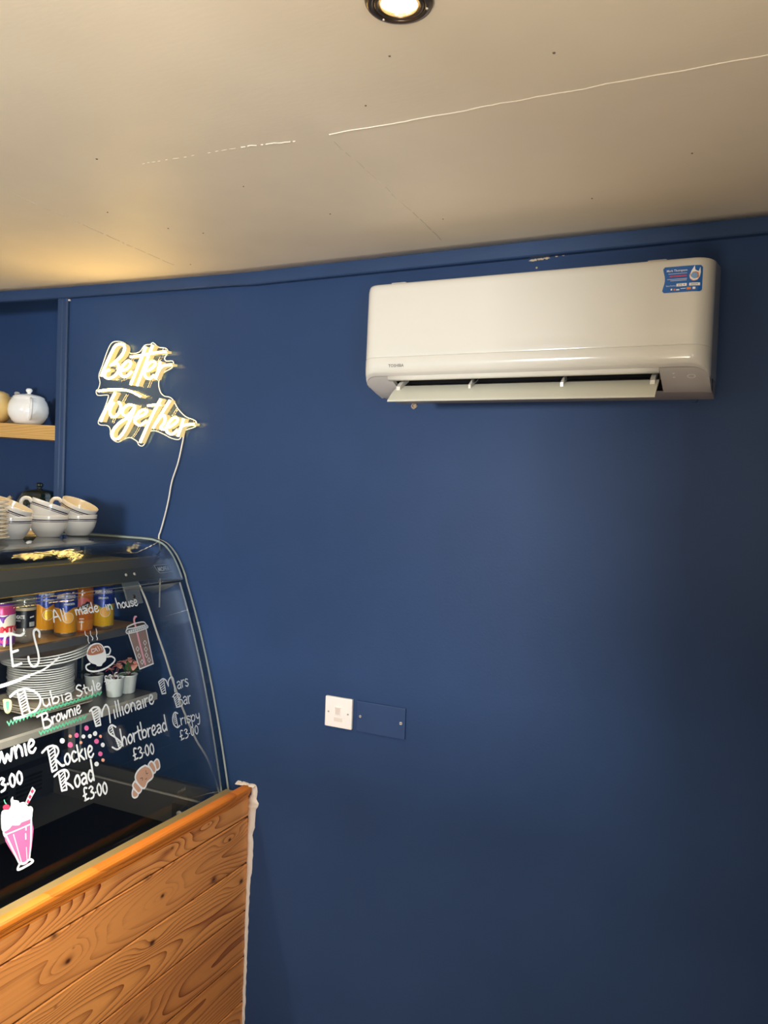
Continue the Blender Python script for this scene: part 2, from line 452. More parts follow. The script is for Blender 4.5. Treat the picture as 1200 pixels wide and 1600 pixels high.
GLASS_ART = [('lettering',[('w','All',-0.5418,1.2379,-0.4969,1.2398,0.0144,1.9)]),('lettering',[('w','made',-0.4674,1.2472,-0.3867,1.2471,0.0126,1.9)]),('lettering',[('w','in',-0.364,1.2469,-0.3382,1.2472,0.0132,1.9)]),('lettering',[('w','house',-0.3218,1.247,-0.241,1.2455,0.0134,1.9)]),('lettering',[('s','white',2.9,0,[(-6930,12064),(-6870,12212),(-6776,12298),(-6671,12298),(-6563,12246),(-6428,12219),(-6323,12258)]),('s','white',3.0,0,[(-6692,12286),(-6778,11940),(-6823,11587)]),('s','white',3,0,[(-6762,11891),(-6599,11908)]),('s','white',2.7,0,[(-6823,11587),(-6584,11608)])]),('lettering',[('s','white',3.0,0,[(-5925,12116),(-5896,12224),(-5965,12294),(-6056,12239),(-6072,12034),(-6062,11795),(-6093,11593),(-6190,11492),(-6299,11494),(-6363,11595),(-6358,11711)])]),('brush_stroke',[('s','white',4,0,[(-7451,11219),(-7250,11227),(-6905,11250),(-6450,11306)]),('s','white',2.4,0,[(-6450,11306),(-5969,11378),(-5492,11565)])]),('lettering',[('s','white',3,0,[(-7059,10961),(-6853,11041),(-6624,11045),(-6414,10950),(-6288,10822),(-6280,10694),(-6369,10572),(-6542,10501),(-6818,10472),(-7059,10483)]),('s','white',2.4,0,[(-6846,10993),(-6826,10520)]),('s','white',2.4,0,[(-6651,10999),(-6625,10520)]),('s','white',1.6,0,[(-6844,10937),(-6650,10993)]),('s','white',1.6,0,[(-6842,10875),(-6647,10930)]),('s','white',1.6,0,[(-6839,10813),(-6644,10867)]),('s','white',1.6,0,[(-6837,10751),(-6641,10804)]),('s','white',1.6,0,[(-6834,10688),(-6638,10741)]),('s','white',1.6,0,[(-6831,10626),(-6634,10678)]),('s','white',1.6,0,[(-6828,10564),(-6631,10615)]),('w','ubia',-0.6255,1.0553,-0.5332,1.0545,0.016,2.1)]),('lettering',[('w','Style',-0.5205,1.0564,-0.4381,1.0604,0.013,2)]),('lettering',[('w','£3.5',-0.4264,1.0668,-0.3736,1.0694,0.0128,1.3)]),('lettering',[('s','white',2.4,0,[(-6319,10403),(-6321,10136)]),('s','white',2.4,0,[(-6453,10379),(-6310,10401),(-6189,10405),(-6165,10336),(-6258,10279),(-6319,10277)]),('s','white',2.4,0,[(-6319,10277),(-6163,10256),(-6094,10160),(-6182,10087),(-6322,10089)]),('w','rownie',-0.6075,1.0131,-0.5158,1.0186,0.0155,2.2)]),('squiggle',[('s','green',1.8,0,[(-7246,10455),(-7215,10379),(-7149,10462),(-7118,10385),(-7051,10468),(-7020,10391),(-6952,10474),(-6921,10397),(-6852,10481),(-6821,10403),(-6752,10487),(-6719,10409),(-6650,10494),(-6617,10416),(-6547,10500),(-6514,10422),(-6443,10507),(-6410,10428),(-6338,10514)]),('s','green',2.2,0,[(-6342,10497),(-6299,10448),(-6231,10499),(-6187,10449),(-6119,10500),(-6075,10450),(-6006,10501),(-5961,10452),(-5892,10503),(-5846,10453),(-5776,10504),(-5730,10454),(-5659,10505),(-5613,10455),(-5541,10507),(-5494,10456),(-5421,10508),(-5374,10457),(-5300,10510),(-5253,10458),(-5178,10511),(-5130,10459),(-5054,10512),(-5006,10460),(-4929,10514),(-4880,10462),(-4803,10515),(-4753,10463),(-4675,10517),(-4625,10464),(-4546,10518),(-4495,10465),(-4415,10520)]),('s','green',1.6,0,[(-6742,10477),(-5822,10472),(-4919,10472)])]),('squiggle',[('s','green',1.9,0,[(-6464,10044),(-6431,9980),(-6369,10047),(-6335,9982),(-6272,10050),(-6238,9985),(-6174,10053),(-6140,9988),(-6076,10056),(-6041,9990),(-5976,10059),(-5942,9993),(-5876,10062),(-5841,9996),(-5775,10065),(-5740,9999),(-5672,10068),(-5637,10001),(-5569,10071),(-5533,10004),(-5465,10074),(-5429,10007),(-5360,10077),(-5323,10010),(-5253,10081),(-5216,10013),(-5146,10084),(-5109,10016),(-5037,10087)])]),('lettering',[('w','Brownie',-0.8287,0.963,-0.6618,0.9663,0.0231,3.2)]),('lettering',[('w','£3.00',-0.7907,0.9078,-0.7081,0.9099,0.0175,2.6)]),('lettering',[('s','white',2.8,0,[(-6483,9583),(-6330,9651),(-6169,9652),(-6051,9584),(-6031,9483),(-6111,9394),(-6179,9365)]),('s','white',2.8,0,[(-6179,9365),(-6088,9261),(-6006,9158),(-5926,9143)]),('s','white',2.6,0,[(-6316,9623),(-6293,9100)]),('s','white',2.4,0,[(-6125,9619),(-6153,9122)]),('s','white',2.4,0,[(-6293,9100),(-6155,9114)]),('s','white',1.6,0,[(-6313,9552),(-6125,9612)]),('s','white',1.6,0,[(-6310,9473),(-6130,9536)]),('s','white',1.6,0,[(-6307,9393),(-6135,9461)]),('s','white',1.6,0,[(-6303,9314),(-6139,9385)]),('s','white',1.6,0,[(-6300,9235),(-6143,9310)]),('s','white',1.6,0,[(-6296,9155),(-6147,9235)]),('w','ockie',-0.5926,0.9151,-0.4998,0.9085,0.0231,2.7)]),('lettering',[('s','white',2.8,0,[(-6255,8986),(-6092,9040),(-5928,9032),(-5850,8953),(-5858,8860),(-6000,8775)]),('s','white',2.8,0,[(-6000,8775),(-5855,8667),(-5780,8564)]),('s','white',2.6,0,[(-6123,8986),(-6104,8610)]),('s','white',2.4,0,[(-5952,9015),(-5962,8597)]),('s','white',2.4,0,[(-6104,8610),(-5963,8592)]),('s','white',1.6,0,[(-6120,8926),(-5953,9008)]),('s','white',1.6,0,[(-6117,8859),(-5955,8933)]),('s','white',1.6,0,[(-6114,8791),(-5957,8858)]),('s','white',1.6,0,[(-6110,8724),(-5958,8784)]),('s','white',1.6,0,[(-6107,8657),(-5960,8709)]),('w','oad',-0.5731,0.8576,-0.5089,0.8551,0.0249,2.8)]),('lettering',[('w','£3.00',-0.5528,0.819,-0.4729,0.8124,0.0183,2.5)]),('lettering',[('s','white',2.4,0,[(-4907,10151),(-4755,10210),(-4594,10167),(-4565,10042),(-4545,9950),(-4487,10079),(-4349,10188),(-4285,10049),(-4313,9737)]),('s','white',2.4,0,[(-4836,10158),(-4790,9766)]),('s','white',2,0,[(-4605,10169),(-4635,9760)]),('s','white',2.6,0,[(-4790,9766),(-4635,9760)]),('s','white',1.6,0,[(-4830,10105),(-4605,10163)]),('s','white',1.6,0,[(-4823,10046),(-4610,10101)]),('s','white',1.6,0,[(-4816,9986),(-4615,10039)]),('s','white',1.6,0,[(-4809,9927),(-4620,9977)]),('s','white',1.6,0,[(-4802,9867),(-4624,9915)]),('s','white',1.6,0,[(-4795,9808),(-4629,9853)]),('w','illionaire',-0.4179,0.9809,-0.2635,0.9854,0.0201,2.3)]),('lettering',[('s','white',2.3,0,[(-4155,9587),(-4281,9666),(-4401,9608),(-4391,9486),(-4225,9341),(-4070,9181),(-4087,9081),(-4236,9049),(-4382,9143)]),('s','white',2,0,[(-4283,9658),(-4251,9419),(-4188,9211),(-4155,9059)]),('s','white',1.3,0,[(-4358,9587),(-4265,9631)]),('s','white',1.3,0,[(-4350,9530),(-4259,9566)]),('s','white',1.3,0,[(-4342,9473),(-4253,9500)]),('s','white',1.3,0,[(-4221,9248),(-4116,9221)]),('s','white',1.3,0,[(-4207,9187),(-4107,9178)]),('s','white',1.3,0,[(-4193,9125),(-4098,9136)]),('w','hortbread',-0.4059,0.9081,-0.2311,0.9064,0.0211,2.4)]),('lettering',[('w','£3.00',-0.3743,0.8639,-0.2928,0.8594,0.0181,2.2)]),('lettering',[('s','white',2.1,0,[(-2324,10354),(-2148,10403),(-2027,10341),(-1976,10182),(-1940,10301),(-1800,10390),(-1718,10304),(-1763,9971)]),('s','white',2,0,[(-2326,10346),(-2278,10025)]),('s','white',1.8,0,[(-2111,10373),(-2128,10016)]),('s','white',2.1,0,[(-2278,10025),(-2129,10013)]),('s','white',1.3,0,[(-2318,10295),(-2111,10367)]),('s','white',1.3,0,[(-2310,10237),(-2114,10303)]),('s','white',1.3,0,[(-2301,10180),(-2118,10239)]),('s','white',1.3,0,[(-2293,10123),(-2121,10176)]),('s','white',1.3,0,[(-2284,10065),(-2124,10112)]),('w','ars',-0.1642,1.0028,-0.1122,1.0022,0.0196,2)]),('lettering',[('s','white',2,0,[(-1887,9858),(-1750,9919),(-1604,9879),(-1572,9799),(-1680,9744)]),('s','white',2,0,[(-1680,9744),(-1535,9697),(-1530,9586),(-1638,9548),(-1805,9554)]),('s','white',2,0,[(-1842,9848),(-1805,9554)]),('s','white',1.7,0,[(-1660,9895),(-1683,9542)]),('s','white',1.3,0,[(-1836,9801),(-1661,9889)]),('s','white',1.3,0,[(-1830,9749),(-1665,9826)]),('s','white',1.3,0,[(-1823,9696),(-1669,9763)]),('s','white',1.3,0,[(-1817,9643),(-1674,9700)]),('s','white',1.3,0,[(-1810,9591),(-1678,9637)]),('w','ar',-0.1503,0.9543,-0.1147,0.9546,0.0207,2)]),('lettering',[('s','white',2,0,[(-1804,9383),(-1909,9438),(-2012,9362),(-2054,9250),(-2028,9121),(-1911,9023),(-1797,9049)]),('s','white',1.7,0,[(-1888,9426),(-1897,9259),(-1887,9025)]),('s','white',1.2,0,[(-2000,9320),(-1881,9403)]),('s','white',1.2,0,[(-1999,9276),(-1883,9340)]),('s','white',1.2,0,[(-1998,9232),(-1885,9277)]),('s','white',1.2,0,[(-1997,9188),(-1887,9214)]),('s','white',1.2,0,[(-1996,9144),(-1889,9151)]),('w','rispy',-0.1762,0.9051,-0.089,0.9003,0.0178,1.9)]),('lettering',[('w','£3.00',-0.1889,0.866,-0.1043,0.8648,0.016,1.8)]),('confetti_drawing',[('f','white',[(-5813,9649),(-5859,9625),(-5911,9642),(-5942,9682),(-5936,9728),(-5886,9753),(-5833,9735),(-5802,9693)]),('f','peach',[(-5579,9706),(-5611,9692),(-5647,9703),(-5669,9729),(-5659,9759),(-5629,9774),(-5594,9763),(-5575,9737)]),('f','pink',[(-5376,9668),(-5416,9648),(-5465,9660),(-5493,9699),(-5485,9740),(-5442,9761),(-5391,9747),(-5367,9709)]),('f','pink',[(-5596,9497),(-5648,9475),(-5705,9492),(-5742,9536),(-5726,9584),(-5677,9608),(-5620,9590),(-5590,9548)]),('f','white',[(-5184,9595),(-5219,9577),(-5264,9587),(-5290,9622),(-5282,9657),(-5243,9673),(-5200,9661),(-5174,9629)]),('f','peach',[(-5304,9484),(-5330,9471),(-5365,9479),(-5383,9505),(-5375,9533),(-5349,9546),(-5315,9537),(-5296,9512)]),('f','pink',[(-5035,9754),(-5084,9731),(-5137,9746),(-5165,9788),(-5154,9831),(-5111,9854),(-5055,9840),(-5027,9799)]),('f','white',[(-4987,9550),(-5024,9532),(-5069,9544),(-5097,9577),(-5089,9615),(-5049,9632),(-5001,9621),(-4977,9587)]),('f','white',[(-4806,9564),(-4847,9544),(-4900,9556),(-4932,9598),(-4917,9638),(-4875,9656),(-4823,9647),(-4794,9606)]),('f','peach',[(-4669,9470),(-4696,9454),(-4731,9467),(-4750,9491),(-4747,9519),(-4715,9534),(-4680,9524),(-4660,9498)]),('f','pink',[(-4794,9372),(-4841,9352),(-4898,9366),(-4931,9409),(-4921,9453),(-4873,9472),(-4817,9460),(-4785,9417)]),('f','white',[(-4629,9240),(-4667,9222),(-4716,9237),(-4743,9273),(-4739,9312),(-4694,9332),(-4645,9320),(-4616,9279)]),('f','pink',[(-4745,9054),(-4786,9035),(-4839,9050),(-4871,9089),(-4859,9132),(-4817,9153),(-4764,9134),(-4733,9096)]),('f','peach',[(-4706,8900),(-4740,8885),(-4780,8898),(-4803,8928),(-4795,8957),(-4763,8970),(-4723,8959),(-4699,8931)]),('f','white',[(-4912,8855),(-4955,8838),(-5009,8852),(-5040,8893),(-5031,8934),(-4986,8951),(-4934,8939),(-4904,8897)])]),('coffee_cup_drawing',[('f','white',[(-4639,11468),(-4582,11585),(-4467,11679),(-4282,11714),(-4116,11680),(-4032,11594),(-3997,11491),(-4004,11362),(-4053,11241),(-4182,11182),(-4240,11136),(-4368,11151),(-4418,11200),(-4551,11263),(-4626,11371)]),('f','brown',[(-4608,11487),(-4541,11579),(-4408,11661),(-4228,11677),(-4107,11638),(-4057,11549),(-4080,11456),(-4259,11437),(-4456,11438)]),('s','white',0.9,0,[(-4442,11587),(-4447,11500),(-4340,11530),(-4284,11569),(-4357,11581),(-4442,11587)]),('s','white',0.9,0,[(-4295,11603),(-4273,11535),(-4240,11498)]),('s','white',0.9,0,[(-4233,11626),(-4192,11547),(-4193,11507)]),('s','white',0.9,0,[(-4154,11630),(-4100,11556),(-4108,11509)]),('s','white',2.2,0,[(-3994,11572),(-3865,11551),(-3825,11463),(-3898,11377),(-4002,11370)]),('s','white',2.2,0,[(-4596,11255),(-4721,11230),(-4737,11139),(-4608,11068),(-4380,11034),(-4108,11056),(-3835,11137),(-3741,11219),(-3830,11300),(-3995,11320)]),('s','white',1.2,0,[(-4521,12045),(-4528,11959),(-4461,11901),(-4490,11810),(-4471,11735)]),('s','white',1.2,0,[(-4345,12021),(-4358,11918),(-4315,11848),(-4353,11797)]),('s','white',1.2,0,[(-4139,12048),(-4142,11951),(-4185,11877),(-4165,11817),(-4198,11782)])]),('iced_drink_drawing',[('f','mocha',[(-3044,11752),(-2360,11776),(-2386,10866),(-2933,10818)]),('s','pink2',3.2,0,[(-2658,12171),(-2725,12093),(-2726,11921)]),('s','pink2',2.4,0,[(-2607,12174),(-2673,12165)]),('s','pink2',3.2,0,[(-2731,11767),(-2722,11319),(-2694,10903)]),('s','white',1.8,2,[(-3056,11754),(-2933,10818),(-2386,10866),(-2357,11784)]),('s','white',1.6,0,[(-3069,11891),(-3022,11953),(-2734,12000),(-2406,12000),(-2318,11927),(-2318,11822),(-3059,11780),(-3069,11891),(-2773,11893),(-2361,11915)]),('s','white',3,0,[(-3045,11820),(-2327,11867)]),('s','black',0.9,0,[(-3044,11790),(-3038,11841)]),('s','black',0.9,0,[(-2969,11794),(-2963,11846)]),('s','black',0.9,0,[(-2893,11799),(-2887,11851)]),('s','black',0.9,0,[(-2818,11803),(-2811,11856)]),('s','black',0.9,0,[(-2741,11808),(-2735,11861)]),('s','black',0.9,0,[(-2665,11813),(-2658,11866)]),('s','black',0.9,0,[(-2587,11818),(-2581,11870)]),('s','black',0.9,0,[(-2510,11822),(-2503,11875)]),('s','black',0.9,0,[(-2431,11827),(-2425,11880)]),('s','black',0.9,0,[(-2353,11832),(-2346,11885)]),('s','white',0.9,2,[(-2916,11350),(-2844,11404),(-2803,11332),(-2875,11279),(-2916,11350)]),('s','white',0.9,2,[(-2591,11462),(-2516,11516),(-2475,11444),(-2549,11390),(-2591,11462)]),('s','white',0.9,2,[(-2610,11293),(-2536,11346),(-2494,11274),(-2568,11220),(-2610,11293)]),('s','white',0.9,2,[(-2916,11163),(-2844,11216),(-2802,11144),(-2874,11091),(-2916,11163)]),('s','white',0.9,2,[(-2638,11133),(-2564,11187),(-2522,11114),(-2595,11061),(-2638,11133)]),('s','white',0.9,2,[(-2581,10995),(-2508,11048),(-2465,10975),(-2538,10922),(-2581,10995)]),('s','white',0.9,2,[(-2859,10992),(-2787,11044),(-2745,10972),(-2817,10919),(-2859,10992)])]),('croissant_drawing',[('f','tan',[(-3025,8386),(-2915,8430),(-2839,8375),(-2829,8228),(-2872,8173),(-2974,8169),(-2996,8294)]),('s','white',2.2,0,[(-3025,8386),(-2915,8430),(-2839,8375),(-2829,8228),(-2872,8173),(-2974,8169),(-2996,8294),(-3025,8386)]),('f','tan',[(-3249,8383),(-3139,8435),(-3062,8388),(-2987,8224),(-3020,8133),(-3097,8122),(-3161,8224)]),('s','white',2.2,0,[(-3249,8383),(-3139,8435),(-3062,8388),(-2987,8224),(-3020,8133),(-3097,8122),(-3161,8224),(-3249,8383)]),('f','tan',[(-3898,7972),(-3949,7892),(-3957,7798),(-3888,7735),(-3782,7742),(-3755,7814)]),('s','white',2.2,0,[(-3898,7972),(-3949,7892),(-3957,7798),(-3888,7735),(-3782,7742),(-3755,7814),(-3898,7972)]),('f','tan',[(-3807,8130),(-3890,8067),(-3884,7984),(-3755,7814),(-3674,7805),(-3612,7875),(-3730,8050)]),('s','white',2.2,0,[(-3807,8130),(-3890,8067),(-3884,7984),(-3755,7814),(-3674,7805),(-3612,7875),(-3730,8050),(-3807,8130)]),('f','tan',[(-3367,8400),(-3565,8375),(-3725,8292),(-3773,8177),(-3692,8005),(-3555,7865),(-3455,7883),(-3363,7970),(-3182,8014),(-3127,8098),(-3197,8285)]),('s','white',2.4,0,[(-3367,8400),(-3565,8375),(-3725,8292),(-3773,8177),(-3692,8005),(-3555,7865),(-3455,7883),(-3363,7970),(-3182,8014),(-3127,8098),(-3197,8285),(-3367,8400)]),('s','black',0.8,0,[(-3367,8268),(-3366,8185),(-3305,8184)]),('s','black',0.8,0,[(-3605,8134),(-3523,8125),(-3537,8064)]),('s','black',0.7,0,[(-3433,8074),(-3394,8053),(-3369,8079)])]),('milkshake_drawing',[('f','white',[(-7124,8676),(-6884,8945),(-6812,8841),(-7067,8609)]),('f','red',[(-6952,8864),(-6892,8904),(-6855,8840),(-6915,8797)]),('f','red',[(-7030,8768),(-6971,8807),(-6934,8744),(-6994,8700)]),('f','red',[(-7096,8688),(-7038,8727),(-7001,8663),(-7060,8620)]),('f','red',[(-7690,8767),(-7653,8795),(-7589,8788),(-7531,8748),(-7549,8693),(-7623,8691),(-7683,8717)]),('s','green',1.2,0,[(-7635,8897),(-7628,8847),(-7603,8805)]),('f','pink',[(-7764,8283),(-7019,8294),(-7214,7482),(-7427,7469),(-7493,7529)]),('f','pinkd',[(-7743,8262),(-7507,8313),(-7347,8270),(-7070,8298),(-7068,8213),(-7360,8193),(-7736,8206)]),('f','white',[(-7786,8491),(-7748,8666),(-7670,8700),(-7561,8670),(-7491,8742),(-7480,8847),(-7413,8900),(-7410,8824),(-7294,8773),(-7270,8717),(-7154,8700),(-7073,8576),(-7007,8561),(-6953,8494),(-6984,8393),(-7035,8299),(-7291,8305),(-7347,8270),(-7460,8296),(-7538,8324),(-7610,8282),(-7742,8269),(-7796,8334)]),('s','grey',0.6,0,[(-7583,8637),(-7548,8605)]),('s','pink',0.6,0,[(-7507,8503),(-7463,8474)]),('s','grey',0.6,0,[(-7378,8581),(-7337,8574)]),('s','grey',0.6,0,[(-7323,8412),(-7346,8379)]),('s','pink',0.6,0,[(-7255,8416),(-7210,8380)]),('s','grey',0.6,0,[(-7166,8538),(-7181,8501)]),('s','grey',0.6,0,[(-7701,8515),(-7682,8482)]),('s','pink',0.6,0,[(-7633,8438),(-7599,8446)]),('s','green',0.6,0,[(-7447,8373),(-7386,8338)]),('s','grey',0.6,0,[(-7142,8378),(-7108,8380)]),('s','grey',0.6,0,[(-7073,8382),(-7079,8349)]),('s','grey',0.6,0,[(-7690,8579),(-7643,8570)]),('s','grey',0.6,0,[(-7425,8693),(-7380,8664)]),('s','pink',0.6,0,[(-7264,8653),(-7227,8627)]),('s','grey',0.6,0,[(-7564,8360),(-7523,8359)]),('s','grey',0.6,0,[(-7694,8365),(-7674,8338)]),('s','grey',0.6,0,[(-7357,8506),(-7307,8503)]),('s','white',2.2,0,[(-7766,8270),(-7755,8193),(-7712,8157),(-7493,7529)]),('s','white',2,0,[(-7033,8313),(-7064,8184),(-7133,7822),(-7222,7485)]),('s','white',1.6,0,[(-7754,8199),(-7394,8191),(-7071,8194)]),('s','white',1.4,0,[(-7536,8134),(-7486,7831),(-7431,7498)]),('s','white',1.6,0,[(-7204,8165),(-7213,8113)]),('s','white',1.8,0,[(-7234,8038),(-7248,7933)]),('s','white',1,0,[(-7263,7761),(-7287,7483)]),('s','white',2.8,0,[(-7472,7501),(-7543,7421),(-7507,7386),(-7323,7387),(-7149,7408),(-7175,7459),(-7239,7484),(-7362,7457),(-7472,7501)])]),('pistachio_drawing',[('f','cream',[(-7248,10934),(-7158,10929),(-7057,10892),(-7051,10800),(-7099,10674),(-7174,10623),(-7242,10646),(-7274,10744),(-7260,10846)]),('f','green',[(-7191,10868),(-7116,10875),(-7138,10743),(-7192,10665),(-7207,10759)]),('s','black',0.8,0,[(-7169,10868),(-7168,10859)]),('s','black',0.8,0,[(-7123,10861),(-7122,10852)]),('s','black',0.8,0,[(-7273,10669),(-7259,10650)]),('s','black',0.8,0,[(-7186,10652),(-7176,10634)])])]
NEON = [('B',[[(-19570,19310),(-19400,19630),(-19190,19980),(-19020,20230),(-18840,20310),(-18640,20260),(-18610,20100),(-18740,19920),(-18970,19760),(-19160,19650),(-18930,19700),(-18830,19580),(-18880,19390),(-19060,19270),(-19280,19230),(-19420,19300),(-19380,19450),(-19200,19520)]]),('e',[[(-18670,19460),(-18440,19530),(-18330,19670),(-18430,19760),(-18610,19660),(-18740,19490),(-18740,19340),(-18600,19260),(-18420,19310),(-18270,19430)]]),('t',[[(-17730,20180),(-17870,19880),(-18090,19450),(-18310,19000)]]),('t',[[(-17440,20220),(-17600,19910),(-17820,19440),(-18050,18970)]]),('bar',[[(-18340,19880),(-17770,19930),(-17290,19980),(-16880,19990)]]),('e',[[(-17660,19420),(-17450,19500),(-17320,19630),(-17450,19720),(-17640,19600),(-17750,19400),(-17710,19240),(-17550,19170),(-17340,19290)]]),('r',[[(-17140,19700),(-17200,19450),(-17300,19160)],[(-17250,19270),(-17150,19460),(-16970,19570),(-16640,19580)]]),('bar',[[(-19680,18830),(-19290,18870),(-18790,18870),(-18340,18800),(-18070,18700),(-17860,18610)]]),('T',[[(-18940,18780),(-19160,18460),(-19380,18140),(-19530,17850)]]),('o',[[(-18990,18470),(-19150,18220),(-19110,18040),(-18930,18000),(-18750,18150),(-18700,18350),(-18810,18470)]]),('g',[[(-18130,18340),(-18380,18370),(-18580,18250),(-18620,18090),(-18470,18020),(-18260,18130),(-18110,18300),(-18200,18080),(-18320,17850),(-18560,17490),(-18810,17290),(-19010,17330),(-19000,17550),(-18720,17810),(-18380,17960),(-18160,18030)]]),('e',[[(-18100,17900),(-17920,17990),(-17700,18070),(-17620,18180),(-17780,18210),(-17970,18100),(-18100,17900),(-18040,17770),(-17850,17730),(-17600,17870)]]),('t',[[(-17060,18540),(-17250,18260),(-17490,17870),(-17700,17480),(-17860,17180)]]),('bar',[[(-17580,18330),(-17290,18360),(-17050,18360)]]),('h',[[(-16700,18490),(-16920,18210),(-17180,17870),(-17350,17630)],[(-17230,17790),(-17070,17980),(-16900,18010),(-16890,17830),(-17040,17650),(-16950,17590),(-16790,17670)]]),('e',[[(-16730,17650),(-16500,17770),(-16380,17890),(-16520,17960),(-16720,17810),(-16820,17620),(-16750,17480),(-16570,17450),(-16360,17590)]]),('r',[[(-16160,17920),(-16230,17700),(-16360,17380)],[(-16310,17530),(-16230,17670),(-16040,17740),(-15720,17750)]])]
NEON_OUTLINE = [(-19920,19380),(-19860,19140),(-19930,18940),(-20020,18880),(-19950,18730),(-19570,18730),(-19480,18670),(-19660,18260),(-19890,17880),(-19810,17760),(-19510,17740),(-19370,17630),(-19340,17400),(-19210,17260),(-19000,17200),(-18800,17280),(-18520,17350),(-18230,17240),(-18150,17130),(-18010,17080),(-17890,17170),(-17720,17520),(-17450,17560),(-17100,17450),(-16830,17340),(-16520,17300),(-16410,17450),(-16270,17590),(-15900,17690),(-15860,17830),(-15980,17910),(-16290,18010),(-16590,18250),(-16790,18520),(-16950,18620),(-17140,18650),(-17300,18770),(-17390,19020),(-17340,19220),(-17170,19400),(-16900,19510),(-16810,19630),(-16870,19740),(-17100,19740),(-17180,19830),(-17100,19940),(-17050,20050),(-17160,20150),(-17430,20190),(-17660,20340),(-17770,20290),(-18010,20270),(-18210,20070),(-18570,20040),(-18680,20170),(-18780,20340),(-19030,20440),(-19360,20430),(-19560,20190),(-19790,19670)]
NEON_CORD = [(-16320,17590),(-16430,17040),(-16560,16540),(-16770,15990),(-16880,15430),(-17010,14920),(-17170,14410),(-17230,14210)]
KNOTS = [(-0.41,0.426,1,1),(-0.376,0.532,0.7,1),(-0.029,0.419,0.9,1),(-0.684,0.523,0.8,1),(-0.093,0.569,0.6,1),(-0.724,0.601,1,0.7),(-0.433,0.605,1,0.6),(-0.343,0.644,0.6,0.6),(-0.193,0.651,0.4,0.5),(-0.163,0.483,1.3,0.8),(-0.444,0.246,1.2,0.6),(-0.716,0.438,0.5,0.5),(-0.669,0.546,0.4,0.4)]

# ------------------------------------------------------------------ materials
M = {}
M['wall'] = material('navy_wall_paint', (0.024, 0.054, 0.138, 1), 0.5, spec=0.16, noise=(2.2, 0.10), bump=(140, 0.08))
M['trim'] = material('navy_trim_paint', (0.026, 0.057, 0.138, 1), 0.42, spec=0.3, noise=(6, 0.08), bump=(60, 0.06, (1, 1, 6)))
M['ceiling'] = material('cream_ceiling_paint', '#ebdfca', 0.55, spec=0.3, noise=(5, 0.03), bump=(90, 0.05, (0.5, 1.6, 1)))
M['crack'] = material('filler_line', '#ece4d4', 0.7)
M['speck'] = material('ceiling_speck', '#6a5f52', 0.8)
M['floor'] = material('floor_boards', '#8a7a66', 0.5, noise=(3, 0.15, (1, 8, 1)))
M['white_wall'] = material('pale_wall_paint', '#cfc8bb', 0.7)
M['plastic'] = material('ac_white_plastic', '#d9d6cc', 0.13, spec=0.5)
M['plastic_grey'] = material('ac_pale_grey_plastic', '#c9c4bd', 0.34)
M['plastic_band'] = material('ac_mid_grey_plastic', '#a39d99', 0.4)
M['cavity'] = material('dark_cavity', '#0a0a0b', 0.7)
M['louvre'] = material('ac_louvre_plastic', '#d3d3c4', 0.25)
M['ink'] = material('grey_ink', '#6d6a66', 0.5)
M['white_ink'] = material('white_ink', '#f3f3f0', 0.5)
M['blue_vinyl'] = material('blue_vinyl', '#1d62b0', 0.35)
M['red_ink'] = material('red_ink', '#c8455a', 0.5)
M['orange_ink'] = material('orange_ink', '#e0843c', 0.5)
M['black_ink'] = material('black_ink', '#15151a', 0.5)
M['switch'] = material('switch_white', '#f6f0ea', 0.3, coat=0.2)
M['screw'] = material('screw_steel', '#cfcbc3', 0.35, metal=0.35)
M['plate_blue'] = material('painted_plate', (0.026, 0.057, 0.146, 1), 0.42, spec=0.25, noise=(9, 0.05))
M['bronze'] = material('dark_chrome', '#6a5c4e', 0.28, metal=0.8)
M['lamp'] = material('lamp_glow', '#fff2d0', 0.3, emit=(1.0, 0.80, 0.45, 1), strength=14.0)
M['reflector'] = material('lamp_reflector', '#e8d9b0', 0.15, metal=0.9, emit=(1.0, 0.62, 0.2, 1), strength=0.8)
M['tube'] = material('neon_face', '#fff4d8', 0.4, emit=(1.0, 0.66, 0.20, 1), strength=29.0)
M['tube_side'] = material('neon_side', '#7d612c', 0.4, emit=(1.0, 0.80, 0.36, 1), strength=0.72)
M['acrylic'] = glass_material('clear_acrylic', (0.97, 0.97, 0.95, 1), 0.04, 1.0)
M['acrylic_edge'] = material('acrylic_edge', '#f4efe2', 0.3, emit=(1.0, 0.88, 0.66, 1), strength=0.35)  # weak glow stands in for neon light caught in the cut edge
M['cord'] = material('white_cord', '#e6dfd2', 0.45)
M['glass'] = glass_material('case_glass', (0.955, 0.97, 0.965, 1), 0.024, 1.0)
M['glass_top'] = glass_material('case_top_glass', (0.88, 0.92, 0.91, 1), 0.022, 1.0)
M['glass_edge'] = material('glass_cut_edge', '#cdd4c6', 0.2, spec=0.8)
M['steel'] = material('dark_brushed_steel', '#7d7a75', 0.34, metal=0.6, bump=(30, 0.05, (1, 0.05, 20)))
M['header'] = material('header_graphite', '#55534f', 0.40, metal=0.25)
M['gold_edge'] = material('gold_edge', '#c9a55c', 0.28, metal=0.9)
M['lip'] = material('bronze_lip', '#a89262', 0.35, metal=0.4)
M['steel_light'] = material('bright_steel', '#d3ccbf', 0.3, metal=0.35)
M['black_mat'] = material('black_deck', '#0d0d0f', 0.5, spec=0.1)
M['black'] = material('black_interior', '#0b0b0d', 0.5)
M['dark_grey'] = material('dark_grey_rail', '#4b4e52', 0.35, metal=0.6)
M['bracket'] = material('bracket_grey', '#7f8285', 0.4, metal=0.2)
M['china'] = material('white_china', '#f7f6f2', 0.12, spec=0.6, coat=0.4)
M['china_in'] = material('cream_glaze', '#f5ecd6', 0.14, spec=0.6, coat=0.4)
